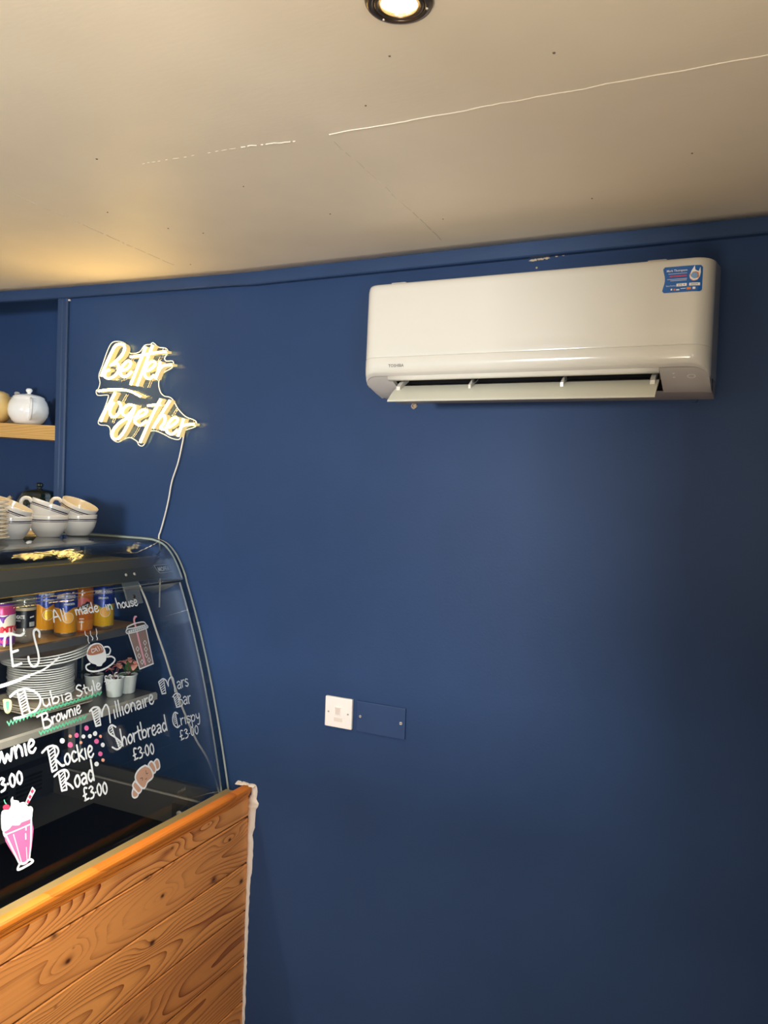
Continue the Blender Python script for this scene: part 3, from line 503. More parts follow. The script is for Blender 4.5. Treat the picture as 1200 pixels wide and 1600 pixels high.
M['stripe'] = material('navy_stripe', '#2b2a44', 0.2)
M['yellow_china'] = material('yellow_glaze', '#f0cf86', 0.14, coat=0.5)
M['tan_china'] = material('tan_glaze', '#c9b48c', 0.16, coat=0.5)
M['green_china'] = material('dark_green_glaze', '#0f1f1d', 0.12, coat=0.6)
M['cream_china'] = material('stoneware_cream', '#d9cdb8', 0.25)
M['pot'] = material('white_bucket', '#e9ece6', 0.3)
M['soil'] = material('dark_soil', '#1d1612', 0.9)
M['leaf'] = material('green_leaf', '#4d7038', 0.5)
M['leaf_dark'] = material('dark_leaf', '#2c4028', 0.5)
M['petal'] = material('peach_petal', '#e7a695', 0.6)
M['petal_red'] = material('rose_petal', '#b3596a', 0.6)
M['stem'] = material('plant_stem', '#6a3a35', 0.6)
M['can_gold'] = material('can_gold', '#e39a1c', 0.25, metal=0.2)
M['can_yellow'] = material('can_yellow', '#ecb81c', 0.25, metal=0.2)
M['can_blue'] = material('can_blue', '#1d3a8e', 0.25, metal=0.2)
M['can_purple'] = material('can_purple', '#7a38aa', 0.25, metal=0.15)
M['can_pink'] = material('can_pink', '#dc4a86', 0.25, metal=0.15)
M['can_cream'] = material('can_cream', '#f2ead9', 0.3)
M['aluminium'] = material('aluminium', '#c8c6c2', 0.25, metal=0.95)
M['vimto_red'] = material('label_red', '#d8203a', 0.4)
M['label_black'] = material('label_black', '#17171c', 0.3)
M['label_cream'] = material('label_cream', '#d8bf95', 0.4)
M['juice'] = material('orange_juice', '#d5701a', 0.2, coat=0.4)
M['juice_low'] = material('orange_juice_pale', '#e0882a', 0.2, coat=0.4)
M['peach_label'] = material('peach_label', '#f0756a', 0.4)
M['amber_label'] = material('amber_label', '#f2b04a', 0.4)
M['green_ink'] = material('green_ink', '#4c9a5c', 0.4)
M['bottle'] = glass_material('bottle_plastic', (0.90, 0.88, 0.86, 1), 0.06, 1.0, 0.05, haze=0.10)
M['caulk'] = material('white_caulk', '#ded2c6', 0.75, bump=(60, 0.5))
M['plug'] = material('torn_plaster', '#a89580', 0.9)
M['chip'] = material('bare_plaster', '#c9b593', 0.85)
P_ = dict(white='#d3dade', pink='#cc6396', pinkd='#b55f88', peach='#d79c82', brown='#9c6850', mocha='#84706a', pink2='#d89dac', tan='#b8917a',
          red='#c02c4c', green='#52aa86', grey='#7f8796', black='#20202a', cream='#cdc890')
for k, v in P_.items():
    M['pen_' + k] = material('paint_pen_' + k, v, 0.55)


def wood_material(name, light, dark, axis_len='Y', knots=(), freq=95.0, fine=420.0, objcol=True, warp=9.0, rough=0.38):
    m = bpy.data.materials.new(name)
    m.use_nodes = True
    nt = m.node_tree
    N, Lk = nt.nodes, nt.links
    p = N['Principled BSDF']
    p.inputs['Roughness'].default_value = rough
    p.inputs['Coat Weight'].default_value = 0.15
    geo = N.new('ShaderNodeNewGeometry')
    sep = N.new('ShaderNodeSeparateXYZ')
    Lk.new(geo.outputs['Position'], sep.inputs[0])

    def math_(op, a, b=None, c=None):
        n = N.new('ShaderNodeMath')
        n.operation = op
        for i, v in enumerate((a, b, c)):
            if v is None:
                continue
            if isinstance(v, (int, float)):
                n.inputs[i].default_value = v
            else:
                Lk.new(v, n.inputs[i])
        return n.outputs[0]
    along = sep.outputs[axis_len]
    across = sep.outputs['Z' if axis_len == 'Y' else 'Z']
    oi = N.new('ShaderNodeObjectInfo')

    def noise(sa, sc, scale, detail=3):
        c = N.new('ShaderNodeCombineXYZ')
        Lk.new(math_('MULTIPLY', along, sa), c.inputs[0])
        Lk.new(math_('MULTIPLY', across, sc), c.inputs[1])
        Lk.new(math_('MULTIPLY', oi.outputs['Random'], 37.0), c.inputs[2])
        n = N.new('ShaderNodeTexNoise')
        n.inputs['Scale'].default_value = scale
        n.inputs['Detail'].default_value = detail
        Lk.new(c.outputs[0], n.inputs['Vector'])
        return n.outputs[0]
    # growth rings of a flat-sawn board: distance to a pith line that wanders behind the face
    cell = math_('FRACT', math_('DIVIDE', math_('ADD', across, 1.0 - 0.0405), 0.1425))
    dz0 = math_('MULTIPLY', math_('ADD', cell, math_('ADD', math_('MULTIPLY', oi.outputs['Random'], 0.5), -0.75)), 0.1425)
    deep = math_('ADD', math_('MULTIPLY', noise(1.1, 0.4, 1.0, 1), 0.22 * warp / 9.0), 0.006)
    rad = math_('SQRT', math_('ADD', math_('POWER', math_('ABSOLUTE', dz0), 2.0), math_('POWER', deep, 2.0)))
    phase = math_('MULTIPLY', rad, freq)
    phase = math_('ADD', phase, math_('MULTIPLY', noise(3.0, 14.0, 1.0, 2), 1.1))
    core = None
    for ky, kz, sy, strength in knots:
        dy = math_('ADD', along, -ky)
        dz = math_('ADD', across, -kz)
        # long swirl that bends the grain, then the dark heart of the knot
        d2 = math_('ADD', math_('POWER', math_('DIVIDE', math_('ABSOLUTE', dy), 0.070 * sy + 0.02), 2.0),
                   math_('POWER', math_('DIVIDE', math_('ABSOLUTE', dz), 0.020 * sy + 0.006), 2.0))
        bump_ = math_('MULTIPLY', math_('POWER', 2.718, math_('MULTIPLY', d2, -1.0)), 3.2 * strength)
        phase = math_('ADD', phase, bump_)
        e2 = math_('ADD', math_('POWER', math_('DIVIDE', math_('ABSOLUTE', dy), 0.0095 * sy), 2.0),
                   math_('POWER', math_('DIVIDE', math_('ABSOLUTE', dz), 0.0065 * sy), 2.0))
        kc = math_('MULTIPLY', math_('POWER', 2.718, math_('MULTIPLY', e2, -0.8)), 1.0 * strength)
        core = kc if core is None else math_('MAXIMUM', core, kc)
    ring = math_('FRACT', phase)
    ring = math_('POWER', ring, 3.0)                       # soft earlywood to a sharp dark latewood line
    edge = N.new('ShaderNodeMapRange')                     # fall back quickly after the dark line
    streak = noise(3.0, fine, 1.0, 2)
    broad = noise(0.8, 6.0, 1.0, 3)
    d = math_('ADD', math_('MULTIPLY', math_('MULTIPLY', ring, math_('ADD', math_('MULTIPLY', noise(1.3, 11.0, 1.0, 1), 1.6), -0.20)), 0.95), math_('MULTIPLY', math_('SUBTRACT', streak, 0.5), 0.55))
    d = math_('ADD', d, math_('MULTIPLY', math_('SUBTRACT', broad, 0.5), 0.7))
    N.remove(edge)
    cr = N.new('ShaderNodeValToRGB')
    cr.color_ramp.elements[0].position = 0.0
    cr.color_ramp.elements[0].color = lin(light)
    cr.color_ramp.elements[1].position = 0.75
    cr.color_ramp.elements[1].color = lin(dark)
    Lk.new(d, cr.inputs[0])
    colour = cr.outputs[0]
    if core is not None:
        mix = N.new('ShaderNodeMix')
        mix.data_type = 'RGBA'
        Lk.new(math_('MINIMUM', math_('MULTIPLY', core, 1.15), 0.92), mix.inputs[0])
        Lk.new(colour, mix.inputs[6])
        mix.inputs[7].default_value = lin('#3a1408')
        colour = mix.outputs[2]
    if objcol:
        mul = N.new('ShaderNodeMix')
        mul.data_type = 'RGBA'
        mul.blend_type = 'MULTIPLY'
        mul.inputs[0].default_value = 1.0
        Lk.new(colour, mul.inputs[6])
        Lk.new(oi.outputs['Color'], mul.inputs[7])
        colour = mul.outputs[2]
    Lk.new(colour, p.inputs['Base Color'])
    bp = N.new('ShaderNodeBump')
    bp.inputs['Strength'].default_value = 0.12
    bp.inputs['Distance'].default_value = 0.001
    Lk.new(d, bp.inputs['Height'])
    Lk.new(bp.outputs[0], p.inputs['Normal'])
    return m


M['pine'] = wood_material('varnished_pine', '#dd9450', '#76320f', knots=KNOTS, freq=165)
M['pine_cap'] = wood_material('varnished_pine_rail', '#c97a2c', '#8c4c18', freq=200, warp=5.0)
M['oak'] = wood_material('oak_shelf', '#d7aa63', '#a8783a', axis_len='X', freq=160, warp=3.0, objcol=False)
M['shelf_wood'] = wood_material('case_shelf_wood', '#d2a566', '#a07a48', freq=60, warp=3, objcol=False)

# ------------------------------------------------------------------ structure: walls, ceiling, floor, trims
def struct(o):
    o['kind'] = 'structure'
    return o


ALC_X = -2.165          # right edge of the shelf alcove
XL, XR, YF, FZ = -3.3, 0.75, -2.62, -0.06


def grid_plane(bm, us, vs_, f, mi=0):
    g = [[bm.verts.new(f(u, v)) for v in vs_] for u in us]
    for i in range(len(us) - 1):
        for j in range(len(vs_) - 1):
            bm.faces.new((g[i][j], g[i + 1][j], g[i + 1][j + 1], g[i][j + 1])).material_index = mi


def frange(a, b, n):
    return [a + (b - a) * i / n for i in range(n + 1)]


# sag of the ceiling line measured along the blue wall
EDGE = [(-3.3, 2.252), (-2.484, 2.244), (-2.17, 2.235), (-1.888, 2.230), (-1.63, 2.225), (-1.39, 2.221), (-1.17, 2.2225), (-0.6, 2.225), (0, 2.228), (0.75, 2.231)]


def edge_z(x):
    for (a, za), (b, zb) in zip(EDGE, EDGE[1:]):
        if x <= b:
            t = (x - a) / (b - a)
            return za + (zb - za) * t
    return EDGE[-1][1]


def ceil_z(x, y):
    w = max(0.0, 1.0 + y / 1.2)
    return CEIL_Z + (edge_z(x) - CEIL_Z) * w


bm = NB()
add_box(bm, ALC_X, XR, 0.0, 0.10, FZ, 2.30)
wall_back = struct(obj('wall_back', bm, M['wall']))
bm = NB()
add_box(bm, XL - 0.1, ALC_X + 0.02, 0.30, 0.40, FZ, 2.44)
struct(obj('wall_alcove', bm, M['wall']))
bm = NB()
add_box(bm, XL - 0.1, XL, YF - 0.1, 0.30, FZ, 2.44)
struct(obj('wall_left', bm, M['white_wall']))
bm = NB()
add_box(bm, XR, XR + 0.1, YF - 0.1, 0.10, FZ, 2.30)
struct(obj('wall_right', bm, M['wall']))
WX0, WX1, WZ0, WZ1 = -3.0, -0.90, 1.26, 2.12
bm = NB()
add_box(bm, XL, WX0, YF - 0.1, YF, FZ, 2.30)
add_box(bm, WX1, XR, YF - 0.1, YF, FZ, 2.30)
add_box(bm, WX0, WX1, YF - 0.1, YF, FZ, WZ0)
add_box(bm, WX0, WX1, YF - 0.1, YF, WZ1, 2.30)
struct(obj('wall_front', bm, M['white_wall']))
bm = NB()
for x in (WX0 + 0.03, WX1 - 0.03):
    add_box(bm, x - 0.03, x + 0.03, YF - 0.08, YF - 0.02, WZ0, WZ1)
for z in (WZ0 + 0.03, WZ1 - 0.03):
    add_box(bm, WX0, WX1, YF - 0.08, YF - 0.02, z - 0.03, z + 0.03)
struct(obj('window_1', bm, M['white_wall']))
bm = NB()
add_box(bm, XL, XR, YF, 0.3, FZ - 0.1, FZ)
struct(obj('floor', bm, M['floor']))

# ceiling board, slightly sagging, with its real joints and specks
bm = NB()
grid_plane(bm, frange(XL - 0.1, XR + 0.1, 52), frange(YF - 0.1, 0.004, 40), lambda x, y: (x, y, ceil_z(x, y)))
r = bmesh.ops.extrude_face_region(bm, geom=bm.faces[:])
for v in r['geom']:
    if isinstance(v, bmesh.types.BMVert):
        v.co.z += 0.08
for f in bm.faces:
    f.smooth = True
bmesh.ops.recalc_face_normals(bm, faces=bm.faces[:])
ceiling = struct(obj('ceiling', bm, M['ceiling']))


def ceiling_line(p0, p1, w, seed, n=40, gaps=0.1, mat='crack', th=0.0012, taper=False):
    rnd = random.Random(seed)
    bm = NB()
    d = (Vector(p1) - Vector(p0))
    L = d.length
    d.normalize()
    nn = Vector((-d.y, d.x))
    off = 0.0
    prev = None
    for i in range(n + 1):
        t = i / n
        off += (rnd.random() - 0.5) * 0.003
        off *= 0.85
        c = Vector(p0) + d * (L * t) + nn * off
        ww = w * (0.45 + 0.9 * rnd.random())
        if taper:
            ww *= 0.35 + 0.65 * (t if taper > 0 else 1 - t)
        a, b = c + nn * ww / 2, c - nn * ww / 2
        za = ceil_z(c.x, c.y)
        ring = [bm.verts.new((a.x, a.y, za + 0.001)), bm.verts.new((c.x, c.y, za - th)), bm.verts.new((b.x, b.y, za + 0.001))]
        if prev and rnd.random() > gaps:
            bm.faces.new((prev[0], ring[0], ring[1], prev[1]))
            bm.faces.new((prev[1], ring[1], ring[2], prev[2]))
        prev = ring
    return obj('crack', bm, M[mat], ceiling)


ceiling_line((-0.729, -0.728), (0.6, -0.722), 0.0036, 3, n=110, gaps=0.03)
ceiling_line((-0.735, -0.70), (-0.757, -0.11), 0.0030, 5, n=60, gaps=0.22)
ceiling_line((-0.909, -0.742), (-0.80, -0.728), 0.0022, 7, n=24, gaps=0.2)
ceiling_line((-1.16, -0.748), (-0.91, -0.742), 0.0010, 8, n=40, gaps=0.5, th=0.0005, mat='ceiling')
ceiling_line((-1.534, -0.77), (-1.575, -0.15), 0.0028, 9, n=60, gaps=0.15, mat='ceiling', th=0.0012)
rnd = random.Random(11)
for k, (x, y, s) in enumerate(((-1.21, -0.80, 4), (-1.42, -0.56, 3), (-1.36, -0.42, 3), (-1.30, -0.36, 3), (-0.93, -0.37, 3), (-1.02, -0.58, 2.5), (-0.62, -0.80, 3), (-0.36, -0.26, 3), (-0.30, -0.84, 4),
                               (-1.52, -0.14, 2.5), (-0.52, -0.92, 3), (-0.15, -0.42, 3), (-0.70, -0.25, 2.5), (-1.35, -0.92, 3))):
    bm = NB()
    zz = ceil_z(x, y)
    add_lathe(bm, [(0.0, -0.0015), (s * 0.0005, -0.001), (s * 0.0007, 0.001)], n=7, center=(x, y, zz))
    obj('speck', bm, M['speck'], ceiling)

# cornice batten under the ceiling (follows the uneven ceiling line)
bm = NB()
xs = [XL] + [p[0] for p in EDGE[1:-1]] + [XR]
xs = [x for x in xs if x <= XR]
rows = []
for x in sorted(set(xs + frange(-2.4, XR, 24))):
    z = edge_z(x)
    h = 0.034 if x < -1.4 else 0.036
    rows.append([bm.verts.new(q) for q in ((x, 0.0, z + 0.004), (x, -0.021, z + 0.002), (x, -0.021, z - h + 0.003), (x, -0.018, z - h), (x, 0.0, z - h))])
for a, b in zip(rows, rows[1:]):
    for i in range(4):
        bm.faces.new((a[i], b[i], b[i + 1], a[i + 1]))
bmesh.ops.recalc_face_normals(bm, faces=bm.faces[:])
struct(obj('trim_1', bm, M['trim']))
# alcove header behind the batten
bm = NB()
add_box(bm, XL, ALC_X, 0.004, 0.30, 2.36, 2.44)
struct(obj('wall_header', bm, M['wall']))
# vertical batten on the alcove edge, with a rounded right half
bm = NB()
prof = [(ALC_X - 0.022, 0.03), (ALC_X - 0.022, -0.010), (ALC_X - 0.020, -0.012), (ALC_X - 0.002, -0.012), (ALC_X + 0.001, -0.009), (ALC_X + 0.004, -0.012), (ALC_X + 0.018, -0.0125), (ALC_X + 0.0225, -0.008), (ALC_X + 0.0225, 0.03)]
add_prism(bm, prof, lambda u, v, d: (u, v, d), 0.0, 2.203)
struct(obj('trim_2', bm, M['trim']))
bm = NB()
add_lathe(bm, [(0.0, -0.0), (0.004, 0.0), (0.0055, 0.003), (0.004, 0.006), (0, 0.006)], n=8, center=(ALC_X + 0.024, -0.004, 2.192))
obj('filler_blob', bm, M['caulk'], wall_back)

# chipped paint and torn plug holes on the wall
def blob(name, x, z, rx, rz, mat, seed, parent, depth=0.0012, n=16):
    rnd = random.Random(seed)
    bm = NB()
    poly = [(x + rx * math.cos(2 * math.pi * i / n) * (0.55 + 0.6 * rnd.random()), z + rz * math.sin(2 * math.pi * i / n) * (0.5 + 0.7 * rnd.random())) for i in range(n)]
    add_prism(bm, poly, lambda u, v, d: (u, -d, v), 0.0, depth)
    return obj(name, bm, mat, parent)


for x, z, rx, rz, s in ((-0.553, 2.1845, 0.013, 0.0035, 1), (-0.520, 2.1865, 0.009, 0.003, 2), (-0.536, 2.1855, 0.010, 0.003, 3), (-0.495, 2.189, 0.004, 0.002, 4), (-0.478, 2.190, 0.004, 0.0018, 6), (-0.545, 2.165, 0.003, 0.003, 5)):
    blob('paint_chip', x, z, rx, rz, M['chip'], s, wall_back)
for x, z, s in ((-0.864, 1.8245, 2), (-0.161, 1.8305, 4)):
    bm = NB()
    rnd = random.Random(s)
    n = 12
    rings = []
    for rr, dd in ((0.0085, 0.0), (0.008, 0.004), (0.005, 0.005), (0.004, 0.001)):
        rings.append([bm.verts.new((x + rr * (0.75 + 0.4 * rnd.random()) * math.cos(2 * math.pi * i / n), -dd, z + rr * (0.75 + 0.4 * rnd.random()) * math.sin(2 * math.pi * i / n))) for i in range(n)])
    for a, b in zip(rings, rings[1:]):
        for i in range(n):
            bm.faces.new((a[i], a[(i + 1) % n], b[(i + 1) % n], b[i]))
    bm.faces.new(rings[-1])
    obj('plug_hole', bm, M['plug'] if s == 2 else M['plate_blue'], wall_back)

# ------------------------------------------------------------------ air conditioner
AX0, AX1 = -0.919, -0.117
ac = empty('air_conditioner', 'white wall-mounted air conditioner with its outlet flap open under the ceiling', 'air conditioner', ((AX0 + AX1) / 2, 0, 1.83))


def ac_g(x):
    e = min(x - AX0, AX1 - x)
    rr = 0.040
    if e >= rr:
        return 1.0
    e = max(e, 0)
    return 1.0 - 0.24 * (1 - math.sqrt(max(0, 1 - (1 - e / rr) ** 2)))


AC_FRONT = [(0.0, 2.124), (-0.02, 2.126), (-0.17, 2.104), (-0.200, 2.0995), (-0.2110, 2.0970), (-0.2160, 2.0915), (-0.2195, 2.080), (-0.2218, 2.02), (-0.2228, 1.96), (-0.2238, 1.9205), (-0.2235, 1.9188), (-0.2222, 1.9180), (-0.2240, 1.9172), (-0.2250, 1.915), (-0.2248, 1.90), (-0.2235, 1.889), (-0.2195, 1.8815), (-0.2150, 1.879)]


def ac_pt(x, y, z):
    g = ac_g(x)
    dz = -0.026 * (1 - g) / 0.24 * max(0.0, min(1.0, (1.92 - z) / 0.04)) * max(0.0, min(1.0, (-y - 0.13) / 0.07))
    return Vector((x, y * g, z + dz))


def ac_stations(a, b, n=10):
    xs = set(frange(a, b, n))
    for i in range(9):
        t = 0.045 * (1 - math.cos(i / 8 * math.pi / 2))
        for q in (AX0 + t, AX1 - t):
            if a <= q <= b:
                xs.add(q)
    return sorted(xs)


def sweep_ac(name, prof, a, b, mat, thick=None, parent=ac, skip=None, smooth=True):
    bm = NB()
    xs = ac_stations(a, b)
    rows = [[bm.verts.new(ac_pt(x, y, z)) for y, z in prof] for x in xs]
    for i in range(len(xs) - 1):
        for j in range(len(prof) - 1):
            f = bm.faces.new((rows[i][j], rows[i][j + 1], rows[i + 1][j + 1], rows[i + 1][j]))
            f.smooth = smooth
    bm.faces.new(rows[0])
    bm.faces.new(list(reversed(rows[-1])))
    bmesh.ops.recalc_face_normals(bm, faces=bm.faces[:])
    o = obj(name, bm, mat, parent)
    return o


front = sweep_ac('front_panel', AC_FRONT + [(-0.20, 1.882), (-0.05, 1.866), (0.0, 1.866)], AX0, AX1, M['plastic'])
for p in front.data.polygons:
    p.use_smooth = True
# sharp crease where panel ends meet: split by angle
front.data.set_sharp_from_angle(angle=math.radians(38))
# lower housing: grey end cap on the left, display block on the right, rim above the outlet
LOW = [(-0.2145, 1.8775), (-0.205, 1.8705), (-0.150, 1.8465), (-0.128, 1.838), (-0.110, 1.8345), (-0.02, 1.831), (0.0, 1.831)]
OX0, OX1 = -0.846, -0.216
cap_back = [(0.0, 1.905), (-0.19, 1.885)]
for nm, a, b, mt in (('end_cap', AX0 + 0.004, OX0, M['plastic_grey']), ('display_panel', OX1, AX1 - 0.002, M['plastic_grey'])):
    o = sweep_ac(nm, LOW[:5] + [(-0.108, 1.86), (-0.19, 1.884)], a, b, mt)
    o.data.set_sharp_from_angle(angle=math.radians(30))
o = sweep_ac('base_tray', [(-0.112, 1.8375), (-0.105, 1.834), (-0.02, 1.8305), (0.0, 1.8305), (0.0, 1.868), (-0.10, 1.868)], AX0 + 0.014, AX1 - 0.001, M['plastic_band'])
o.data.set_sharp_from_angle(angle=math.radians(30))
sweep_ac('outlet_rim', [(-0.2110, 1.8760), (-0.2095, 1.8665), (-0.2030, 1.8630), (-0.1980, 1.866), (-0.2030, 1.880)], OX0, OX1, M['plastic'])
sweep_ac('lip_trim', [(-0.2165, 1.8795), (-0.2125, 1.8745), (-0.2090, 1.8735), (-0.205, 1.882)], AX0 + 0.003, AX1 - 0.0015, M['plastic_grey'])
bm = NB()
for x0 in (OX0, OX0 + 0.001):
    pass
add_prism(bm, [(-0.207, 1.8695), (-0.126, 1.836), (-0.118, 1.843), (-0.196, 1.876)], lambda u, v, d: (d, u, v), OX0, OX0 + 0.006)
obj('outlet_jamb', bm, M['plastic'], ac)
bm = NB()
poly = [(-0.203, 1.874), (-0.198, 1.92), (-0.11, 1.93), (-0.06, 1.875), (-0.116, 1.842)]
for i in range(4):
    (u0, v0), (u1, v1) = poly[i], poly[i + 1]
    bm.faces.new([bm.verts.new(q) for q in ((OX0, u0, v0), (OX1, u0, v0), (OX1, u1, v1), (OX0, u1, v1))])
for x in (OX0, OX1):
    bm.faces.new([bm.verts.new((x, u, v)) for u, v in poly])
obj('outlet_cavity', bm, M['cavity'], ac)
bm = NB()
add_tube(bm, [(OX0 + 0.01, -0.135, 1.885), (OX1 - 0.01, -0.135, 1.885)], 0.022, n=14)
obj('fan_roller', bm, M['cavity'], ac)
# open flap
bm = NB()
fl = [(-0.180, 1.8535), (-0.195, 1.8450), (-0.216, 1.8305), (-0.2365, 1.8130), (-0.2380, 1.8095), (-0.2350, 1.8085), (-0.213, 1.8255), (-0.192, 1.8405), (-0.178, 1.8490)]
add_prism(bm, fl, lambda u, v, d: (d, u, v), -0.832, -0.2185)
o = obj('outlet_flap', bm, M['louvre'], ac)
o.data.set_sharp_from_angle(angle=math.radians(25))
for p in o.data.polygons:
    p.use_smooth = True
for k, x in enumerate((-0.820, -0.637, -0.421, -0.229)):
    bm = NB()
    w = 0.006 if k in (1, 2) else 0.010
    add_prism(bm, [(-0.203, 1.8405), (-0.180, 1.8530), (-0.150, 1.868), (-0.155, 1.873), (-0.185, 1.8620), (-0.204, 1.8490)], lambda u, v, d: (d, u, v), x - w / 2, x + w / 2)
    obj('flap_bracket', bm, M['plastic'], ac)
    if k in (1, 2):
        bm = NB()
        add_prism(bm, [(-0.196, 1.855), (-0.165, 1.868), (-0.165, 1.905), (-0.196, 1.90)], lambda u, v, d: (d, u, v), x + 0.004, x + 0.009)
        obj('divider', bm, M['cavity'], ac)
for x in (-0.845, -0.235):
    box('top_clip', (x - 0.02, x + 0.02, -0.17, -0.12, 2.104, 2.1115), M['plastic_grey'], ac, 0.004)
# display marks on the sloping right block
def disp(x, t, off=0.0008):
    y0, z0, y1, z1 = -0.2095, 1.8735, -0.150, 1.8465
    dx = Vector((0, y1 - y0, z1 - z0))
    nrm = Vector((0, dx.z, -dx.y)).normalized()
    if nrm.z > 0:
        nrm = -nrm
    return Vector((x, y0, z0)) + dx * t + nrm * off


bm = NB()
n = 28
ro = [bm.verts.new(disp(-0.1545 + 0.0085 * math.cos(2 * math.pi * i / n), 0.52 + 0.115 * math.sin(2 * math.pi * i / n))) for i in range(n)]
ri = [bm.verts.new(disp(-0.1545 + 0.0066 * math.cos(2 * math.pi * i / n), 0.52 + 0.088 * math.sin(2 * math.pi * i / n))) for i in range(n)]
for i in range(n):
    bm.faces.new((ro[i], ro[(i + 1) % n], ri[(i + 1) % n], ri[i]))
obj('button_ring', bm, M['white_ink'], ac)
for t, sgn in ((0.34, 1), (0.56, -1)):
    bm = NB()
    bm.faces.new([bm.verts.new(disp(-0.189 + a, t + b)) for a, b in ((-0.0035, -0.03 * sgn), (0.0035, -0.03 * sgn), (0, 0.04 * sgn))])
    obj('arrow_mark', bm, M['white_ink'], ac)
# maker's lettering and the blue service sticker, on the curved front
def ac_surface(x, z, off=0.0006):
    y = -0.2245
    for (y0, z0), (y1, z1) in zip(AC_FRONT, AC_FRONT[1:]):
        if z0 >= z >= z1 and z < 2.11:
            y = y0 + (y1 - y0) * (z0 - z) / max(1e-6, z0 - z1)
            break
    p = ac_pt(x, y - off, z)
    return p


text_obj('maker_lettering', 'TOSHIBA', 0.0098, M['ink'], ac, lambda u, v: ac_surface(-0.8385 + u, 1.8935 + v), fit=0.041, bold=0.0002)
SX0, SX1, SZ0, SZ1 = -0.2155, -0.1385, 2.0255, 2.079


def st(u, v, off):
    """u, v in 0..1 over the sticker"""
    return ac_surface(SX0 + (SX1 - SX0) * u, SZ0 + (SZ1 - SZ0) * v, off)


bm = NB()
rows = []
for i in range(15):
    v = i / 14
    ins = 0.03 * (1 + math.sin((v - 0.25) * 2 * math.pi)) * 1.0
    cr = 0.05 * (1 - math.sqrt(max(0, 1 - max(0, (abs(v - 0.5) - 0.42) / 0.08) ** 2)))
    rows.append([bm.verts.new(st(u0, v, 0.0012)) for u0 in [ins + cr + (1 - ins - 2 * cr) * k / 10 for k in range(11)]])
for a, b in zip(rows, rows[1:]):
    for k in range(10):
        bm.faces.new((a[k], a[k + 1], b[k + 1], b[k]))
sticker = obj('service_sticker', bm, M['blue_vinyl'], ac)


def st_text(body, u, v, w, h, mat, bold=0.0):
    text_obj('sticker_lettering', body, h * 1.35, M[mat], sticker, lambda a, b: st(u + a / 1.0, v + b, 0.0018), fit=w, bold=bold)


st_text('Mark Thompson', 0.10, 0.80, 0.52, 0.09, 'white_ink', 0.0015)
for u, v, w, h, c in ((0.14, 0.715, 0.48, 0.012, 'white_ink'), (0.18, 0.600, 0.43, 0.050, 'red_ink'), (0.12, 0.500, 0.50, 0.016, 'white_ink'), (0.20, 0.445, 0.41, 0.016, 'white_ink')):
    bm = NB()
    grid_plane(bm, frange(u, u + w, 4), frange(v, v + h, 1), lambda a, b: st(a, b, 0.0018))
    obj('sticker_line', bm, M[c], sticker)
st_text('Next Service', 0.10, 0.235, 0.24, 0.055, 'white_ink')
for u0, u1, t in ((0.36, 0.62, 'JUL 4'), (0.68, 0.95, '2024')):
    bm = NB()
    grid_plane(bm, frange(u0, u1, 4), frange(0.22, 0.33, 1), lambda a, b: st(a, b, 0.0018))
    obj('sticker_box', bm, M['white_ink'], sticker)
    text_obj('sticker_lettering', t, 0.09, M['black_ink'], sticker, lambda a, b, u0=u0: st(u0 + 0.04 + a, 0.245 + b, 0.0023), fit=0.17)
for u, v, w, h, c in ((0.22, 0.08, 0.04, 0.07, 'white_ink'), (0.29, 0.07, 0.05, 0.07, 'orange_ink'), (0.36, 0.07, 0.08, 0.05, 'white_ink'), (0.47, 0.12, 0.13, 0.025, 'white_ink'), (0.62, 0.08, 0.11, 0.09, 'orange_ink'), (0.77, 0.08, 0.07, 0.09, 'white_ink')):
    bm = NB()
    grid_plane(bm, frange(u, u + w, 2), frange(v, v + h, 1), lambda a, b: st(a, b, 0.0018))
    obj('sticker_mark', bm, M[c], sticker)
bm = NB()
for (cu_, cv, ru, rv, mi, of) in ((0.80, 0.60, 0.125, 0.20, 1, 0.0018), (0.80, 0.61, 0.085, 0.125, 2, 0.0022)):
    bm.faces.new([bm.verts.new(st(cu_ + ru * math.cos(2 * math.pi * i / 20), cv + rv * math.sin(2 * math.pi * i / 20), of)) for i in range(20)]).material_index = mi
for poly, mi in (([(0.70, 0.62), (0.72, 0.78), (0.80, 0.98), (0.82, 0.82), (0.90, 0.76), (0.94, 0.93), (0.955, 0.72), (0.93, 0.52), (0.90, 0.72), (0.83, 0.76), (0.76, 0.74)], 0),
                 ([(0.68, 0.66), (0.70, 0.50), (0.78, 0.41), (0.88, 0.44), (0.93, 0.56), (0.88, 0.50), (0.80, 0.48), (0.73, 0.54)], 0)):
    bm.faces.new([bm.verts.new(st(u, v, 0.0026)) for u, v in poly]).material_index = mi
obj('flame_emblem', bm, [M['white_ink'], M['orange_ink'], material('globe_blue', '#7fa8d4', 0.4)], sticker)

# ------------------------------------------------------------------ switch and blanking plate
sw = empty('light_switch', 'small square white wall switch beside the blue blanking plate', 'switch', (-1.0595, 0, 0.966))
bm = NB()
add_box(bm, -1.1025, -1.0165, -0.010, 0.0, 0.923, 1.009, bevel=0.004)
obj('switch_plate', bm, M['switch'], sw)
bm = NB()
add_box(bm, -1.0700, -1.0500, -0.0125, -0.009, 0.9585, 0.9830, bevel=0.001)
sr = obj('rocker_surround', bm, M['switch'], sw)
bm = NB()
add_prism(bm, [(-0.0125, 0.961), (-0.0145, 0.9805), (-0.011, 0.9805), (-0.011, 0.961)], lambda u, v, d: (d, u, v), -1.0675, -1.0525)
obj('rocker', bm, material('rocker_white', '#e4d6cd', 0.35), sw)
box('label_window', (-1.072, -1.046, -0.0112, -0.0095, 0.941, 0.9525), material('clear_label', '#e9dcd2', 0.2), sw, 0.0008)


